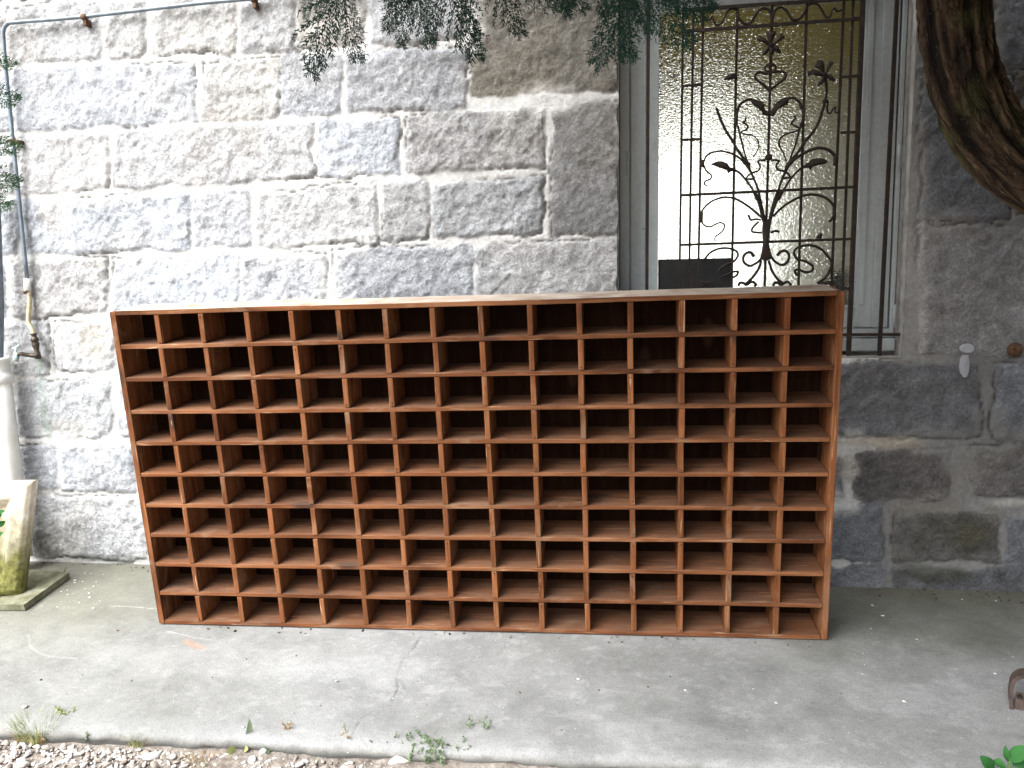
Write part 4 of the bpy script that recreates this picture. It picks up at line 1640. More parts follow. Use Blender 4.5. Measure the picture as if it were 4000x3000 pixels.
link('limb', me, tree)

CROWN = Leafage()
rr5 = np.random.RandomState(77)
coarse = [fan_spray(100 + k, nb=10, ns=0, width=.036, blen=.45, sub=False) for k in range(5)]
mid = [fan_spray(200 + k, nb=12, ns=3, width=.017, blen=.42) for k in range(3)]
fine = [fan_spray(300 + k, nb=16, ns=4, width=.0068, blen=.50) for k in range(6)]


def inframe(p, m=60):
    q = project(Vector(p))
    return q is not None and -m < q[0] < 4000 + m and -m < q[1] < 3000 + m


# branches carrying the crown
br = MB()
heads = []
for k in range(124):
    az = rr5.uniform(-2.98, -1.5) if k < 40 else rr5.uniform(-3.1, 1)
    z0 = rr5.uniform(2.5, 4.4)
    L = rr5.uniform(1.8, 3.5)
    if k >= 82:                       # long boughs over the yard, added to block the sun on the right
        az, z0, L = rr5.uniform(-2.75, -2.2), rr5.uniform(2.5, 3.6), rr5.uniform(2.7, 3.9)
    elif k >= 54:                     # low skirts right of the view, added to block sky light there
        az, z0, L = rr5.uniform(-2.0, -1.0), rr5.uniform(1.7, 2.9), rr5.uniform(1.4, 3.2)
    st_ = TB + Vector((.28, -.08, z0))
    d = Vector((math.cos(az), math.sin(az), .12))
    pts = [st_ + d * (L * t) + Vector((0, 0, -.38 * t * t * L * .5 + .1 * t)) for t in np.linspace(0, 1, 6)]
    if any(inframe(p, 40) or p.y > -.16 for p in pts):
        pts = [p for p in pts if not (inframe(p, 40) or p.y > -.16)]
    if len(pts) < 3:
        continue
    br.tube([p - TB for p in pts], [.035 * (1 - .8 * i / len(pts)) for i in range(len(pts))], 6)
    heads += [(p, d) for p in spline(pts, 5)[4:]]
br.build('branches', MAT['bark'], tree, True)
cnt = 0
tries = 0
while cnt < 9000 and tries < 160000:
    tries += 1
    p, d = heads[rr5.randint(len(heads))]
    root = Vector(p) + Vector(rr5.normal(0, .16, 3))
    dirn = (Vector(d) * rr5.uniform(.2, 1) + Vector(rr5.normal(0, .5, 3)) + Vector((0, 0, -.55))).normalized()
    tip = root + dirn * rr5.uniform(.28, .5)
    if tip.y > -.10 or root.y > -.10:
        continue
    if inframe(root, 260) or inframe(tip, 260) or inframe((root + tip) / 2, 260):
        continue
    if (root - CAM).length < .7:
        continue
    place(CROWN, coarse[rr5.randint(5)], root, tip, rr5.uniform(-1.5, 1.5))
    cnt += 1
CROWN.build('crown', MAT['leaf'], tree, TB)

# sprays that hang into the view, each read off the photograph: root, tip, distance plane, roll
VIS = Leafage()


def vs(u0, v0, u1, v1, Y, roll=0.0, k=0, dsh=0.0, arr=None):
    place(VIS, (arr or fine)[k % len(arr or fine)], P(u0, v0, Y), P(u1, v1, Y + rr5.uniform(-.05, .05)), roll, dsh)


Y1 = -1.05
vs(1360, -90, 1140, 228, Y1, .2, 0)
vs(1345, -60, 1330, 235, Y1 - .05, .35, 1)
vs(1300, -90, 1265, 60, Y1 - .1, .4, 2)
vs(1225, -40, 1165, 62, Y1 - .1, .3, 3, .25)
vs(1660, -120, 1460, 60, Y1, .3, 5)
vs(1620, -60, 1520, 140, Y1 + .1, .3, 0)
vs(1640, -80, 1610, 170, Y1, .5, 1)
vs(1640, -60, 1720, 155, Y1, .3, 2)
vs(1740, -160, 1780, 245, Y1 - .1, .2, 3)
vs(1780, -120, 1830, 150, Y1, -.3, 4)
vs(1930, -150, 1960, 130, Y1 + .1, .3, 0)
vs(1700, -200, 1560, 20, Y1, .3, 2)
vs(1500, -160, 1600, 30, Y1, .5, 4)
vs(2000, -120, 2180, 75, Y1 - .35, .2, 3, .1)
vs(2150, -150, 2230, 60, Y1 - .3, .3, 4, .1)
vs(2300, -120, 2420, 60, Y1 - .3, .2, 0, .05)
vs(2420, -160, 2370, 230, Y1 - .45, .2, 1, .15)
vs(2470, -120, 2420, 240, Y1 - .4, -.2, 2, .2)
vs(2520, -120, 2480, 120, Y1 - .3, .3, 3, .05)
vs(2480, -60, 2625, 205, Y1 - .45, .2, 4, .2)
vs(2560, -140, 2640, 90, Y1 - .3, .1, 5)
vs(2600, -120, 2690, 105, Y1 - .35, .2, 0, .05)
vs(2640, -140, 2740, 70, Y1 - .3, .2, 1, .05)
vs(2700, -160, 2800, 10, Y1 - .3, .2, 2)
vs(2220, -160, 2160, 40, Y1 - .2, .4, 5)
vs(2380, -190, 2300, 40, Y1 - .2, .4, 0)
vs(2500, -200, 2560, 40, Y1 - .2, .4, 1)
VIS.build('spray', MAT['leaf'], tree, TB)
# thin twigs above the sprays
tw = MB()
for a, b in (((1360, -90), (1700, -330)), ((1650, -70), (1850, -360)), ((1760, -160), (2000, -380)), ((2420, -160), (2700, -430)), ((2560, -140), (2900, -420)), ((2100, -150), (2500, -400)), ((1930, -150), (2300, -420))):
    p, q = P(*a, Y1), P(*b, Y1 - .1)
    tw.tube([p - TB, (p + q) / 2 + Vector((0, 0, .03)) - TB, q - TB], [.002, .004, .008], 5)
tw.build('twigs', MAT['bark'], tree, True)

# ------------------------------------------------------------------ young conifer at the left edge
LB = Vector((-1.68, -1.75, 0))
LB.z = float(ground_z(LB.x, LB.y)) - .03
lt = empty('conifer_tree', LB)
tag(lt, 'young bright green conifer whose flat sprays reach in beside the drainpipe', 'tree')
mb = MB()
mb.tube([Vector((0, 0, 0)), Vector((.02, 0, .9)), Vector((0, .02, 1.9)), Vector((.01, 0, 2.7))], [.045, .036, .022, .006], 10)
mb.build('trunk', MAT['bark'], lt, True)
LF = Leafage()
for k in range(26):
    z = rr5.uniform(.25, 2.75)
    az = rr5.uniform(0, 6.28)
    root = LB + Vector((0, 0, z))
    L = rr5.uniform(.22, .42) * (1.15 - z / 4)
    tip = root + Vector((math.cos(az) * L, math.sin(az) * L, -.05))
    if inframe(tip, 30) or inframe(root, 30) or inframe((tip + root) / 2, 30):
        continue
    place(LF, mid[k % 3], root, tip, rr5.uniform(-1.5, 1.5))
for (u0, v0, u1, v1, k) in ((-230, 150, 55, 330, 0), (-240, 260, 70, 470, 1), (-250, 400, 40, 560, 2), (-240, 480, 80, 660, 3), (-240, 600, 78, 790, 4), (-230, 700, 40, 880, 5), (-250, 90, 20, 260, 2)):
    q0 = P(u0, v0, LB.y + .1)
    place(LF, fine[k % 6], q0, P(u1 - 28, v1, LB.y + .25), .3, .3)
    tw2 = MB()
    q0 = q0 - LB
    tw2.tube(spline([Vector((.005, .005, q0.z - .04)), q0 * .5 + Vector((0, 0, q0.z * .5 - .005)), q0], 4), [.007] + [.004] * 7 + [.002], 6)
    tw2.build('twig', MAT['bark'], lt, True)
LF.build('crown', MAT['leaf_left'], lt, LB)

# ------------------------------------------------------------------ pipes, tap, drainpipe at the left
PY = -.035
pr = .0085
pp0 = [P(1010, -8, PY), P(784, 12, PY), P(325, 65, PY), P(60, 87, PY), P(28, 95, PY), P(14, 118, PY), P(14, 160, PY), P(28, 330, PY), P(60, 640, PY), P(106, 1093, PY)]
pp0 = [P(1500, -60, PY)] + pp0
wp = empty('water_pipe', P(106, 1093, PY))
tag(wp, 'thin grey metal pipe bent along the top left of the stone wall', 'pipe')


def pbuild(root, mbx, name, mat, smooth=True):
    mbx.bm.transform(Matrix.Translation(-root.location))
    return mbx.build(name, mat, root, smooth)


mb = MB()
mb.tube(spline(pp0, 6), pr, 10)
pbuild(wp, mb, 'pipe', MAT['zinc'])
for (u, v, vert) in ((330, 66, 0), (993, -3, 0), (50, 555, 1)):
    p = P(u, v, PY)
    mb = MB()
    if vert:
        mb.tube([p + Vector((0, 0, -.012)), p + Vector((0, 0, .012))], .0125, 10)
        mb.box(p.x + .005, p.x + .03, PY - .003, -.004, p.z - .008, p.z + .008, .002)
    else:
        mb.tube([p + Vector((-.011, 0, 0)), p + Vector((.011, 0, 0))], .0125, 10)
        mb.box(p.x - .008, p.x + .008, PY - .003, -.004, p.z - .034, p.z - .006, .002)
    pbuild(wp, mb, 'bracket', MAT['rust'])
mb = MB()
mb.tube([P(106, 1088, PY), P(108, 1140, PY)], .014, 10)
pbuild(wp, mb, 'joint', MAT['white_pipe'])
mb = MB()
mb.tube([P(105, 1137, PY), P(108, 1143, PY)], .0165, 10)
pbuild(wp, mb, 'ring', MAT['rust'])
mb = MB()
mb.tube(spline([P(112, 1142, PY), P(116, 1180, PY), P(112, 1230, PY), P(112, 1260, PY), P(124, 1285, PY), P(132, 1305, PY)], 5), .0095, 10)
pbuild(wp, mb, 'wrapped_hose', MAT['hemp'])

tap = empty('water_tap', P(142, 1385, PY))
tag(tap, 'small dull brass garden tap below the thin pipe with a green stain under it', 'tap')
mb = MB()
for (v, r_) in ((1304, .015), (1312, .011), (1322, .0165), (1332, .013), (1344, .012), (1362, .0105), (1382, .014), (1402, .015)):
    pass
prof = [(1302, .0155), (1306, .0155), (1308, .011), (1318, .011), (1320, .0165), (1332, .0165), (1334, .012), (1342, .0165), (1352, .0145), (1368, .010), (1378, .0125), (1402, .0125)]
mb.tube([P(131 + (v - 1302) * .19, v, PY - .012) for v, _ in prof], [r_ for _, r_ in prof], 12)
mb.tube([P(148, 1392, PY - .012), P(146, 1392, -.002)], .011, 10)
pbuild(tap, mb, 'body', MAT['brass'])
mb = MB()
mb.tube(spline([P(150, 1390, PY - .015), P(110, 1387, PY - .03), P(80, 1382, PY - .045), P(68, 1388, PY - .05), P(66, 1404, PY - .05)], 5), [.0105] * 4 + [.009] * 17, 10)
pbuild(tap, mb, 'spout', MAT['brass'])
mb = MB()
mb.tube([P(64, 1376, PY - .052), P(63, 1392, PY - .052), P(62, 1411, PY - .052)], [.009, .012, .0125], 10)
mb.tube([P(50, 1362, PY - .052), P(78, 1350, PY - .052)], .005, 8)
mb.tube([P(63, 1378, PY - .052), P(63, 1356, PY - .052)], .005, 8)
pbuild(tap, mb, 'handle', MAT['verdigris'])

DPY = -.085
dp = empty('drainpipe', P(80, 2190, DPY))
tag(dp, 'stout white plastic drainpipe with a collar at the left edge', 'drainpipe')


def dpt(v, du=0):
    """right flank of the pipe at height v, shifted to its axis"""
    u = 42 + (v - 1500) * .122
    return P(u - 47 + du, v, DPY)


mb = MB()
mb.tube([dpt(1440), dpt(1700), dpt(1900), dpt(2175)], .052, 20)
pbuild(dp, mb, 'pipe', MAT['white_pipe'])
mb = MB()
a, b = dpt(1398), dpt(1500)
ax = (b - a)
prof = [(0, .056), (.04, .058), (.12, .058), (.16, .054), (.5, .054), (.62, .056), (.66, .063), (.95, .063), (1.0, .058)]
mb.tube([a + ax * t for t, _ in prof], [q for _, q in prof], 20)
pbuild(dp, mb, 'collar', MAT['white_pipe'])
mb = MB()
mb.tube([P(-32, 640, DPY), P(-22, 900, DPY), P(-10, 1200, DPY), P(-14, 1420, DPY)], .027, 14)
pbuild(dp, mb, 'upper_pipe', MAT['zinc'])
# ------------------------------------------------------------------ upright stone sink and the flagstone under it
fl = [G(-260, 2330, .03), G(-160, 2362, .03), G(93, 2362, .03), G(270, 2236, .03), G(150, 2226, .03), G(-200, 2220, .03)]
fo = sum(fl, Vector()) / 6
mb = MB()
mb.plate([p - fo - SLAB_N * .013 for p in fl], SLAB_N, .026, .001)
bmesh.ops.bevel(mb.bm, geom=[e for e in mb.bm.edges if e.calc_face_angle(0) > .6], offset=.004, segments=2, affect='EDGES')
o = mb.build('flagstone', MAT['flag'])
o.location = fo
tag(o, 'mossy flat flagstone lying on the concrete under the upright sink', 'flagstone')

sink = empty('stone_sink', G(75, 2330, .03))
sb = G(78, 2326, .031)           # right front bottom corner
sx = Vector((.93, .36, 0)).normalized()      # along its width, towards the right
sz = Vector((.02, .16, 1)).normalized()
sy = sz.cross(sx).normalized()               # into the wall
mm_ = Matrix((sx, sy, sz)).transposed().to_4x4()
mm_.translation = sb
sink.matrix_world = mm_
tag(sink, 'old pale stone sink stood upright on its edge, green with algae low down', 'stone sink')
SW, SH, ST_ = .46, .475, .085


def build_sink():
    """slab with a hollow basin in its front face; local x to the left is negative"""
    nx_, nz_ = 70, 70
    xs = np.linspace(-SW, 0, nx_)
    zs = np.linspace(0, SH, nz_)
    X, Z = np.meshgrid(xs, zs)
    flare = 1 + .10 * (Z / SH)
    Xs = X * 1.0 + (.045 * (Z / SH))
    d = np.minimum.reduce([-X, X + SW, Z + .0, SH - Z])
    corner = sstep(0, .022, d)
    dd = np.minimum.reduce([-X - .075, X + SW - .06, Z - .06, SH - Z - .075]) + .01 * fbm(X, Z, 9, 4, 3)
    hollow = sstep(-.012, .035, dd) * .058
    yf = .014 * (1 - corner) + hollow + .0022 * fbm(X, Z, 18, 8, 3)
    F = np.stack([Xs, yf, Z], -1).reshape(-1, 3)
    B = np.stack([Xs, np.full(X.shape, ST_) - .012 * (1 - corner), Z], -1).reshape(-1, 3)
    idx = np.arange(nx_ * nz_).reshape(nz_, nx_)
    Q = [np.stack([idx[:-1, :-1], idx[:-1, 1:], idx[1:, 1:], idx[1:, :-1]], -1).reshape(-1, 4)]
    o = len(F)
    Q.append(Q[0][:, ::-1] + o)
    loop = np.concatenate([idx[0, :-1], idx[:-1, -1], idx[-1, :0:-1], idx[:0:-1, 0]])
    l2 = np.roll(loop, -1)
    Q.append(np.stack([l2, loop, loop + o, l2 + o], -1))
    me = npmesh('basin', np.concatenate([F, B]), np.concatenate(Q), mat=MAT['trough'])
    return link('basin', me, sink)


build_sink()
mb = MB()
mb.tube([(-.165, -.004, SH - .062), (-.165, .02, SH - .062)], .014, 12)
mb.build('drain_hole', MAT['crack'], sink)  # solid dark plug painting the shade inside the hole

# fern-like plant rooted at the foot of the sink, its leaves in front of the hollow
plant_o = G(-55, 2366, .0)
pl = empty('leafy_plant', plant_o)
tag(pl, 'small bright green leafy plant growing in front of the upright sink', 'plant')
r6 = np.random.RandomState(4)
LFp = Leafage()


def broad_leaf(lf, root, tip, w, r, sh, cup=.15, seg=5):
    """single broad leaf blade, folded along its midrib"""
    root, tip = np.array(root), np.array(tip)
    ax = tip - root
    L = np.linalg.norm(ax)
    ax = ax / L
    vw = np.array((Vector(root) - CAM).normalized())
    nrm = -vw - ax * (-vw).dot(ax)
    nrm = nrm / np.linalg.norm(nrm) + r.normal(0, .25, 3)
    nrm /= np.linalg.norm(nrm)
    sd = np.cross(ax, nrm)
    V, Q = [], []
    for i in range(seg + 1):
        t = i / seg
        ww = w * (math.sin(math.pi * min(1, t * .93 + .06)) ** .75)
        c = root + ax * L * t + nrm * (.10 * L * math.sin(math.pi * t))
        V += [c - sd * ww + nrm * ww * cup, c, c + sd * ww + nrm * ww * cup]
    for i in range(seg):
        a = i * 3
        Q += [(a, a + 1, a + 4, a + 3), (a + 1, a + 2, a + 5, a + 4)]
    lf.add(V, Q, [sh] * len(V))


mbs = MB()
for (u, v, w) in ((8, 2010, .022), (22, 2035, .018), (-20, 1985, .022), (12, 2080, .016), (-40, 2050, .025), (20, 1995, .014), (-60, 2110, .025)):
    p = P(u, v, plant_o.y - .02)
    c = p + Vector((-.05, 0, -.02))
    broad_leaf(LFp, c, p, w * .8, r6, r6.uniform(.4, 1))
    mbs = MB()
    mbs.tube(spline([plant_o - plant_o, (c - plant_o) * .5 + Vector((-.02, 0, .05)), c - plant_o], 5), .002, 5)
    mbs.build('stem', MAT['petal'], pl, True)
LFp.build('leaves', MAT['clover'], pl, plant_o)

# ------------------------------------------------------------------ small wall fittings at the right
p = P(3778, 1362, -.012)
cap = empty('wall_cap', p)
tag(cap, 'round white plastic cap on the stone wall with a white drip below it', 'wall cap')
mb = MB()
mb.tube([Vector((0, .006, 0)), Vector((0, -.004, 0)), Vector((0, -.009, 0))], [.019, .019, .014], 20, flat=1.4)
mb.build('cap', MAT['white_dab'], cap)
pts = [(3760, 1386), (3782, 1386), (3786, 1420), (3784, 1450), (3775, 1472), (3762, 1474), (3750, 1455), (3746, 1425), (3750, 1400)]
mb = MB()
mb.plate([P(u, v, -.010) - p for u, v in pts], (0, -1, 0), .006, .003)
mb.build('drip', MAT['white_dab'], cap)
p = P(3962, 1366, -.008)
peg = empty('iron_peg', p)
tag(peg, 'rusty round iron peg head set in the right stone wall', 'peg')
mb = MB()
mb.tube([Vector((0, .01, 0)), Vector((0, -.012, 0)), Vector((0, -.02, 0))], [.027, .026, .018], 16)
mb.tube([Vector((-.012, -.018, .006)), Vector((-.012, -.026, .006))], .006, 8)
mb.build('head', MAT['rust'], peg, True)

# ------------------------------------------------------------------ rusty iron bracket at the right edge
ib0 = G(3952, 2772)
ib = empty('iron_hoop', ib0)
tag(ib, 'rusty brown iron hoop standing on the concrete at the right edge', 'iron hoop')
# a bent flat band: stands up on the left, rounds over at the top, with a cross plate low down
mb = MB()
bd = Vector((.35, .94, 0)).normalized()       # width of the band, into the picture
ex = Vector((.94, -.35, 0)).normalized()
out = [(0, 0), (-.004, .03), (-.004, .06), (.0, .085), (.012, .103), (.035, .112), (.09, .113), (.16, .110), (.22, .095), (.26, .06), (.27, 0.01)]
th = .0055
wb = .05
rows = []
for i, (x, z) in enumerate(out):
    rows.append((ex * x + Vector((0, 0, z))))
for i in range(len(rows) - 1):
    pass
sm_ = spline(rows, 4)
ringv = []
for i, c in enumerate(sm_):
    t = (sm_[min(i + 1, len(sm_) - 1)] - sm_[max(i - 1, 0)]).normalized()
    nrm = t.cross(bd).normalized() * th
    ringv.append([mb.bm.verts.new(c + nrm * s1 + bd * wb * s2) for s1, s2 in ((1, 0), (1, 1), (-1, 1), (-1, 0))])
for a_, b_ in zip(ringv[:-1], ringv[1:]):
    for k in range(4):
        mb.bm.faces.new((a_[k], a_[(k + 1) % 4], b_[(k + 1) % 4], b_[k]))
mb.bm.faces.new(ringv[0])
mb.bm.faces.new(ringv[-1][::-1])
mb.build('band', MAT['rust_band'], ib)
mb = MB()
q = [ex * .008 + Vector((0, 0, .004)), ex * .262 + Vector((0, 0, .004)), ex * .262 + Vector((0, 0, .052)), ex * .008 + Vector((0, 0, .055))]
mb.plate([p_ + bd * .006 for p_ in q], bd, .007, 0)
mb.build('cross_plate', MAT['rust_band'], ib)
mb = MB()
c = ex * .018 + Vector((0, 0, .046)) + bd * .002
mb.tube([c, c - bd * .008], [.008, .005], 8)
mb.build('rivet', MAT['iron'], ib)

# ------------------------------------------------------------------ weeds along the slab edge


def tuft(name, u, v, n, h, spread, lab, dry=.5, seed=1, grp='grass tufts along the slab edge'):
    r = np.random.RandomState(seed)
    o = G(u, v, GDROP)
    root = empty(name, o)
    tag(root, lab, 'grass', grp)
    for nm, m, cnt_, hh in (('green_blades', MAT['grass'], int(n * (1 - dry)), h), ('dry_blades', MAT['straw'], int(n * dry), h * .75)):
        lf = Leafage()
        for k in range(cnt_):
            az = r.uniform(0, 6.28)
            rad = spread * r.uniform(0, 1) ** .5
            b0 = np.array([math.cos(az) * rad * .5, math.sin(az) * rad * .3, -.004])
            lean = r.uniform(.2, 1.0) if nm == 'green_blades' else r.uniform(.8, 1.6)
            dr = np.array([math.cos(az), math.sin(az) * .8, 0])
            L = hh * r.uniform(.5, 1.15)
            V, Q = [], []
            N = 5
            sd = np.array([-dr[1], dr[0], 0]) * .0011
            sd = np.array([.0012, 0, 0]) if abs(dr[0]) < .5 else np.array([0.0006, .0011, 0])
            for i in range(N + 1):
                t = i / N
                a = lean * t
                c = b0 + dr * L * math.sin(a) * t * .9 + np.array([0, 0, L * t * math.cos(a * .8)])
                V += [c - sd * (1 - t * .9), c + sd * (1 - t * .9)]
            for i in range(N):
                Q.append((2 * i, 2 * i + 1, 2 * i + 3, 2 * i + 2))
            lf.add(V, Q, [r.uniform(.1, 1)] * len(V))
        lf.build(nm, m, root)
    return root


tuft('grass_tuft', 140, 2880, 420, .085, .13, 'largest grass tuft, green and straw brown, at the left end of the slab edge', .45, 3)
tuft('grass_tuft', 545, 2900, 170, .06, .08, 'small grass tuft with long dry stalks lying on the white pebbles', .5, 5)
tuft('grass_tuft', 815, 2985, 130, .06, .14, 'flat straw coloured grass tuft among pebbles at the bottom edge', .9, 6)


def sprig(name, u, v, n, h, spread, lab, mat, seed=1, leafw=.0019, grp='small weeds along the slab edge', h0=GDROP):
    r = np.random.RandomState(seed)
    o = G(u, v, h0)
    root = empty(name, o)
    tag(root, lab, 'weed', grp)
    lf = Leafage()
    stx = MB()
    for k in range(n):
        az = r.uniform(0, 6.28)
        b0 = Vector((r.normal(0, spread), r.normal(0, spread * .45), 0))
        L = h * r.uniform(.45, 1.1)
        top = b0 + Vector((math.cos(az) * L * .45, math.sin(az) * L * .35, L))
        pts = spline([b0, b0.lerp(top, .5) + Vector((r.normal(0, .004), 0, .003)), top], 4)
        stx = MB()
        stx.tube(pts, [.0011] * len(pts), 4)
        stx.build('stem', MAT['petal'], root, True)
        for i, p_ in enumerate(pts[1:]):
            for s_ in range(3):
                a2 = r.uniform(0, 6.28)
                ll = r.uniform(.0055, .009)
                tip = p_ + Vector((math.cos(a2) * ll, math.sin(a2) * ll, r.uniform(-.2, .7) * ll))
                broad_leaf(lf, np.array(o + p_), np.array(o + tip), leafw * r.uniform(.7, 1.2), r, r.uniform(0, 1), seg=3)
    lf.build('leaves', mat, root, o)
    return root


sprig('weed', 1700, 2945, 80, .06, .055, 'widest patch of grey-green weeds sprawling over the middle of the slab edge', MAT['weed'], 8)
sprig('weed', 1870, 2895, 14, .075, .012, 'upright grey-green weed just right of the widest weed patch', MAT['weed'], 9)
sprig('weed', 1560, 2930, 26, .04, .05, 'low sparse weeds at the foot of the long crack in the slab', MAT['weed'], 10)
sprig('weed', 430, 2865, 34, .035, .05, 'low grey weeds between the two green grass tufts', MAT['weed'], 12)
sprig('weed', 1145, 2888, 8, .075, .008, 'thin dry brownish sprig leaning right on the pale slab edge', MAT['straw'], 14, .0022)
sprig('weed', 1360, 2928, 5, .07, .003, 'single thin dark stalk standing where the crack meets the edge', MAT['straw'], 15, .0018)
sprig('weed', 1090, 2935, 22, .02, .025, 'tiny flat green weeds right of the two white stones', MAT['weed'], 16)
sprig('weed', 250, 2838, 16, .06, .02, 'fresh light green sprig standing behind the largest grass tuft', MAT['grass'], 18)
# plantain leaf
o = G(968, 2902, GDROP)
root = empty('plantain', o)
tag(root, 'single upright narrow green plantain leaf on the slab edge', 'weed', 'small weeds along the slab edge')
lf = Leafage()
broad_leaf(lf, np.array(o), np.array(P(975, 2808, o.y - .01)), .0105, np.random.RandomState(1), .75, .25, 8)
broad_leaf(lf, np.array(o + Vector((.008, 0, 0))), np.array(P(1000, 2845, o.y + .01)), .006, np.random.RandomState(2), .2, .25, 6)
lf.build('leaf', MAT['weed'], root, o)
lf = Leafage()
broad_leaf(lf, np.array(o + Vector((-.02, -.04, .004))), np.array(o + Vector((-.03, -.075, .012))), .012, np.random.RandomState(3), .9, .1, 6)
broad_leaf(lf, np.array(o + Vector((.008, -.035, .004))), np.array(o + Vector((.028, -.05, .012))), .010, np.random.RandomState(4), .8, .1, 6)
lf.build('round_leaf', MAT['grass'], root, o)

# clover at the lower right corner, in front of the slab
o = G(3925, 3075, GDROP)
root = empty('broadleaf_plant', o)
tag(root, 'bright green broad leaved plant in the lower right corner', 'plant')
lf = Leafage()
stx = MB()
r7 = np.random.RandomState(21)
for (u0, v0, u1, v1, w) in ((3880, 3005, 3828, 2952, .022), (3905, 2998, 3908, 2962, .022), (3938, 2975, 3928, 2912, .013), (3945, 2972, 4015, 2915, .026), (3955, 2985, 4060, 2950, .026), (3870, 3040, 3820, 3050, .025), (3930, 3040, 3990, 3010, .026), (4000, 3050, 4080, 3010, .025)):
    yb = o.y + r7.uniform(-.02, .03)
    a, b = P(u0, v0, yb), P(u1, v1, yb - .01)
    broad_leaf(lf, np.array(a), np.array(b), w * .72, r7, r7.uniform(.2, .9), .12, 8)
    stx = MB()
    stx.tube(spline([Vector((0, 0, 0)), (a - o) * .5 + Vector((0, 0, .01)), a - o], 4), .0014, 5)
    stx.build('stem', MAT['petal'], root, True)
lf.build('leaves', MAT['clover'], root, o)


# loose white stones that stand out
for i, (u, v, s, lab) in enumerate(((1040, 2935, .020, 'long white stone lying by the plantain on the gravel'), (1880, 2965, .022, 'pale triangular stone at the foot of the upright weed'),
                                    (1560, 2975, .026, 'rounded grey-white stone below the low sparse weeds'), (590, 2962, .021, 'rounded white stone beside the dry grass stalks'),
                                    (95, 2763, .008, 'small grey stone lying alone on the left of the concrete'))):
    iv, if_ = ico(3)
    r = np.random.RandomState(50 + i)
    v_ = iv * (1 + .25 * vnoise(iv[:, 0] * .5, iv[:, 1] * .5 + iv[:, 2] * .4, 3, 60 + i))[:, None]
    for _ in range(4):
        nrm = r.normal(size=3)
        nrm /= np.linalg.norm(nrm)
        dd = v_ @ nrm
        v_ = v_ - np.clip(dd - .62, 0, None)[:, None] * nrm
    ax = np.array([[1.5, .7, .55], [.9, .8, .9], [1.5, .9, .6], [1.2, .9, .65], [1.3, .9, .6]][i])
    v_ = v_ * ax * s
    o = G(u, v, GDROP if v > 2800 else 0.002)
    me = npmesh('stone', v_ + np.array([0, 0, s * .25]), tris=if_, mat=MAT['pebble'])
    at = me.attributes.new('shade', 'FLOAT', 'POINT')
    at.data.foreach_set('value', np.full(len(v_), [1, .8, .6, .95, .4][i], dtype=np.float32))
    ob = link('stone', me)
    ob.location = o
    ob.rotation_euler = (0, 0, [.9, .3, .1, .2, .5][i])
    tag(ob, lab, 'stone', 'loose stones by the slab')

# pale chips and leaf bits on the concrete
r8 = np.random.RandomState(31)
lf = Leafage()
iv, if_ = ico(1)
Vs, Fs = [], []
n = 0
for k in range(58):
    if k < 14:
        u, v = r8.uniform(3350, 3990), r8.uniform(2330, 2760)
    elif k < 50:
        u, v = r8.uniform(130, 420), r8.uniform(2230, 2380)
    else:
        u, v = r8.uniform(300, 3900), r8.uniform(2560, 2860)
    p_ = G(u, v)
    s = r8.choice([.002, .003, .0045]) * (1.4 if k % 11 == 0 else 1)
    Vs.append(iv * np.array([1.4, .9, .5]) * s * (1 + .2 * r8.normal(size=(len(iv), 1))) + np.array(p_) + np.array([0, 0, s * .35]))
    Fs.append(if_ + n)
    n += len(iv)
me = npmesh('grit', np.concatenate(Vs), tris=np.concatenate(Fs), mat=MAT['pebble'])
at = me.attributes.new('shade', 'FLOAT', 'POINT')
at.data.foreach_set('value', np.repeat(r8.uniform(.4, .95, 58), len(iv)).astype(np.float32))
tag(link('grit', me), 'scattered pale stone chips on the concrete', 'grit', kind='stuff')

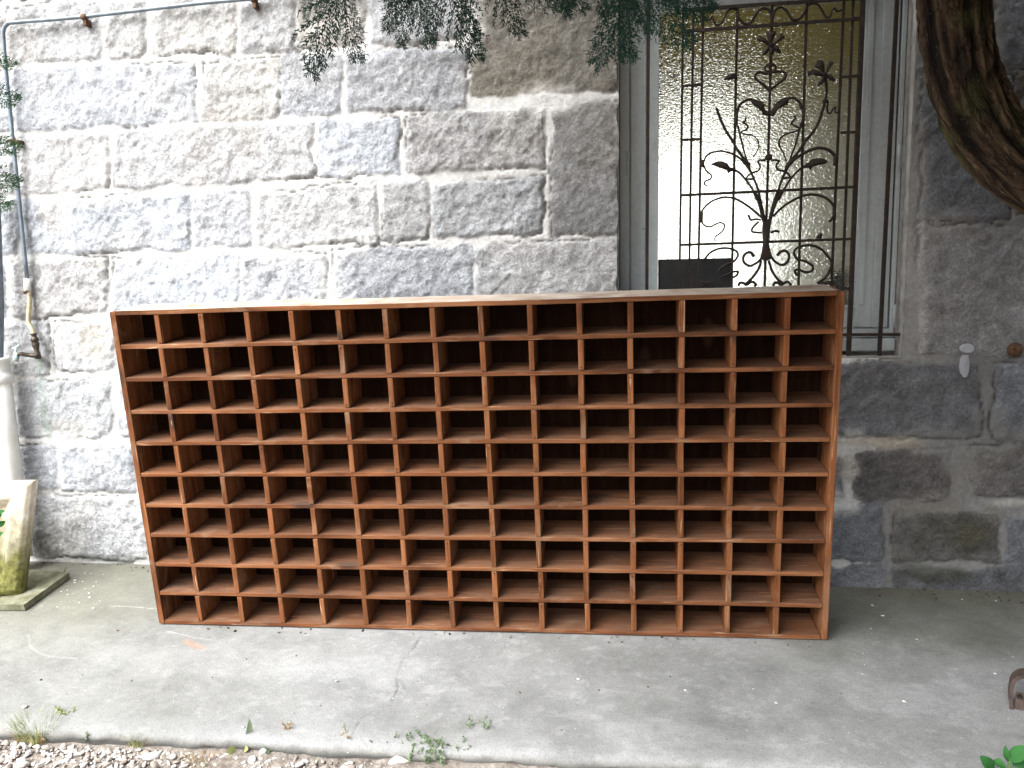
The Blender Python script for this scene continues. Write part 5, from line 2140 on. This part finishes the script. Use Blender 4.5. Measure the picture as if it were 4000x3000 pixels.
# dead leaves and crumbs swept against the foot of the wall and the shelf
r9 = np.random.RandomState(8)
lf = Leafage()
for k in range(150):
    if k < 45:
        x, y = r9.uniform(-2.75, -1.75), -abs(r9.normal(0, .035)) - .012
    elif k < 85:
        x, y = r9.uniform(.85, 1.6), -abs(r9.normal(0, .05)) - .012
    elif k < 125:
        x = r9.uniform(-1.75, .6)
        y = -.50 + (x + 1.845) * .0325 - abs(r9.normal(0, .02)) - .004
    else:
        x, y = r9.uniform(-2.3, 1.1), r9.uniform(-.98, -.55)
    a = np.array([x, y, slab_z(x, y) + .002])
    L = r9.uniform(.004, .016) * (1 if k < 125 else .7)
    az = r9.uniform(0, 6.28)
    b = a + np.array([math.cos(az) * L, math.sin(az) * L, r9.uniform(0, .004)])
    broad_leaf(lf, a, b, L * r9.uniform(.12, .35), r9, r9.uniform(0, 1), .2, 3)
o = lf.build('leaf_litter', MAT['litter'])
tag(o, 'scattered dead brown leaf bits on the concrete and along the wall foot', 'leaf litter', kind='stuff')

# ------------------------------------------------------------------ light
SUN_EL = math.radians(49)
SUN_AZ = math.atan2(-0.64, -0.77)        # direction towards the light: left and in front of the wall
sdir = Vector((math.sin(SUN_AZ) * math.cos(SUN_EL), math.cos(SUN_AZ) * math.cos(SUN_EL), math.sin(SUN_EL)))
w = bpy.data.worlds.new('World')
S.world = w
w.use_nodes = True
nt = w.node_tree
bg = nt.nodes['Background']
sky = nt.nodes.new('ShaderNodeTexSky')
sky.sky_type = 'NISHITA'
sky.sun_disc = False
sky.sun_elevation = SUN_EL
sky.sun_rotation = SUN_AZ
sky.dust_density = 4.0
sky.air_density = 1.0
sky.ozone_density = 1.0
hs = nt.nodes.new('ShaderNodeHueSaturation')
hs.inputs['Saturation'].default_value = 0.32
nt.links.new(sky.outputs[0], hs.inputs['Color'])
nt.links.new(hs.outputs[0], bg.inputs['Color'])
bg.inputs['Strength'].default_value = 0.10
sl = bpy.data.lights.new('sun', 'SUN')
sl.energy = 2.1
sl.angle = math.radians(50)
sl.color = (0.965, 0.985, 1.0)
so = bpy.data.objects.new('sun', sl)
COL.objects.link(so)
so.rotation_euler = (-sdir).to_track_quat('-Z', 'Y').to_euler()

S.view_settings.view_transform = 'Standard'
S.view_settings.look = 'None'
S.view_settings.gamma = 1.0
S.view_settings.exposure = 2.2
S.cycles.use_denoising = True
S.cycles.max_bounces = 10
S.cycles.diffuse_bounces = 5
S.cycles.transmission_bounces = 6
S.cycles.sample_clamp_indirect = 8
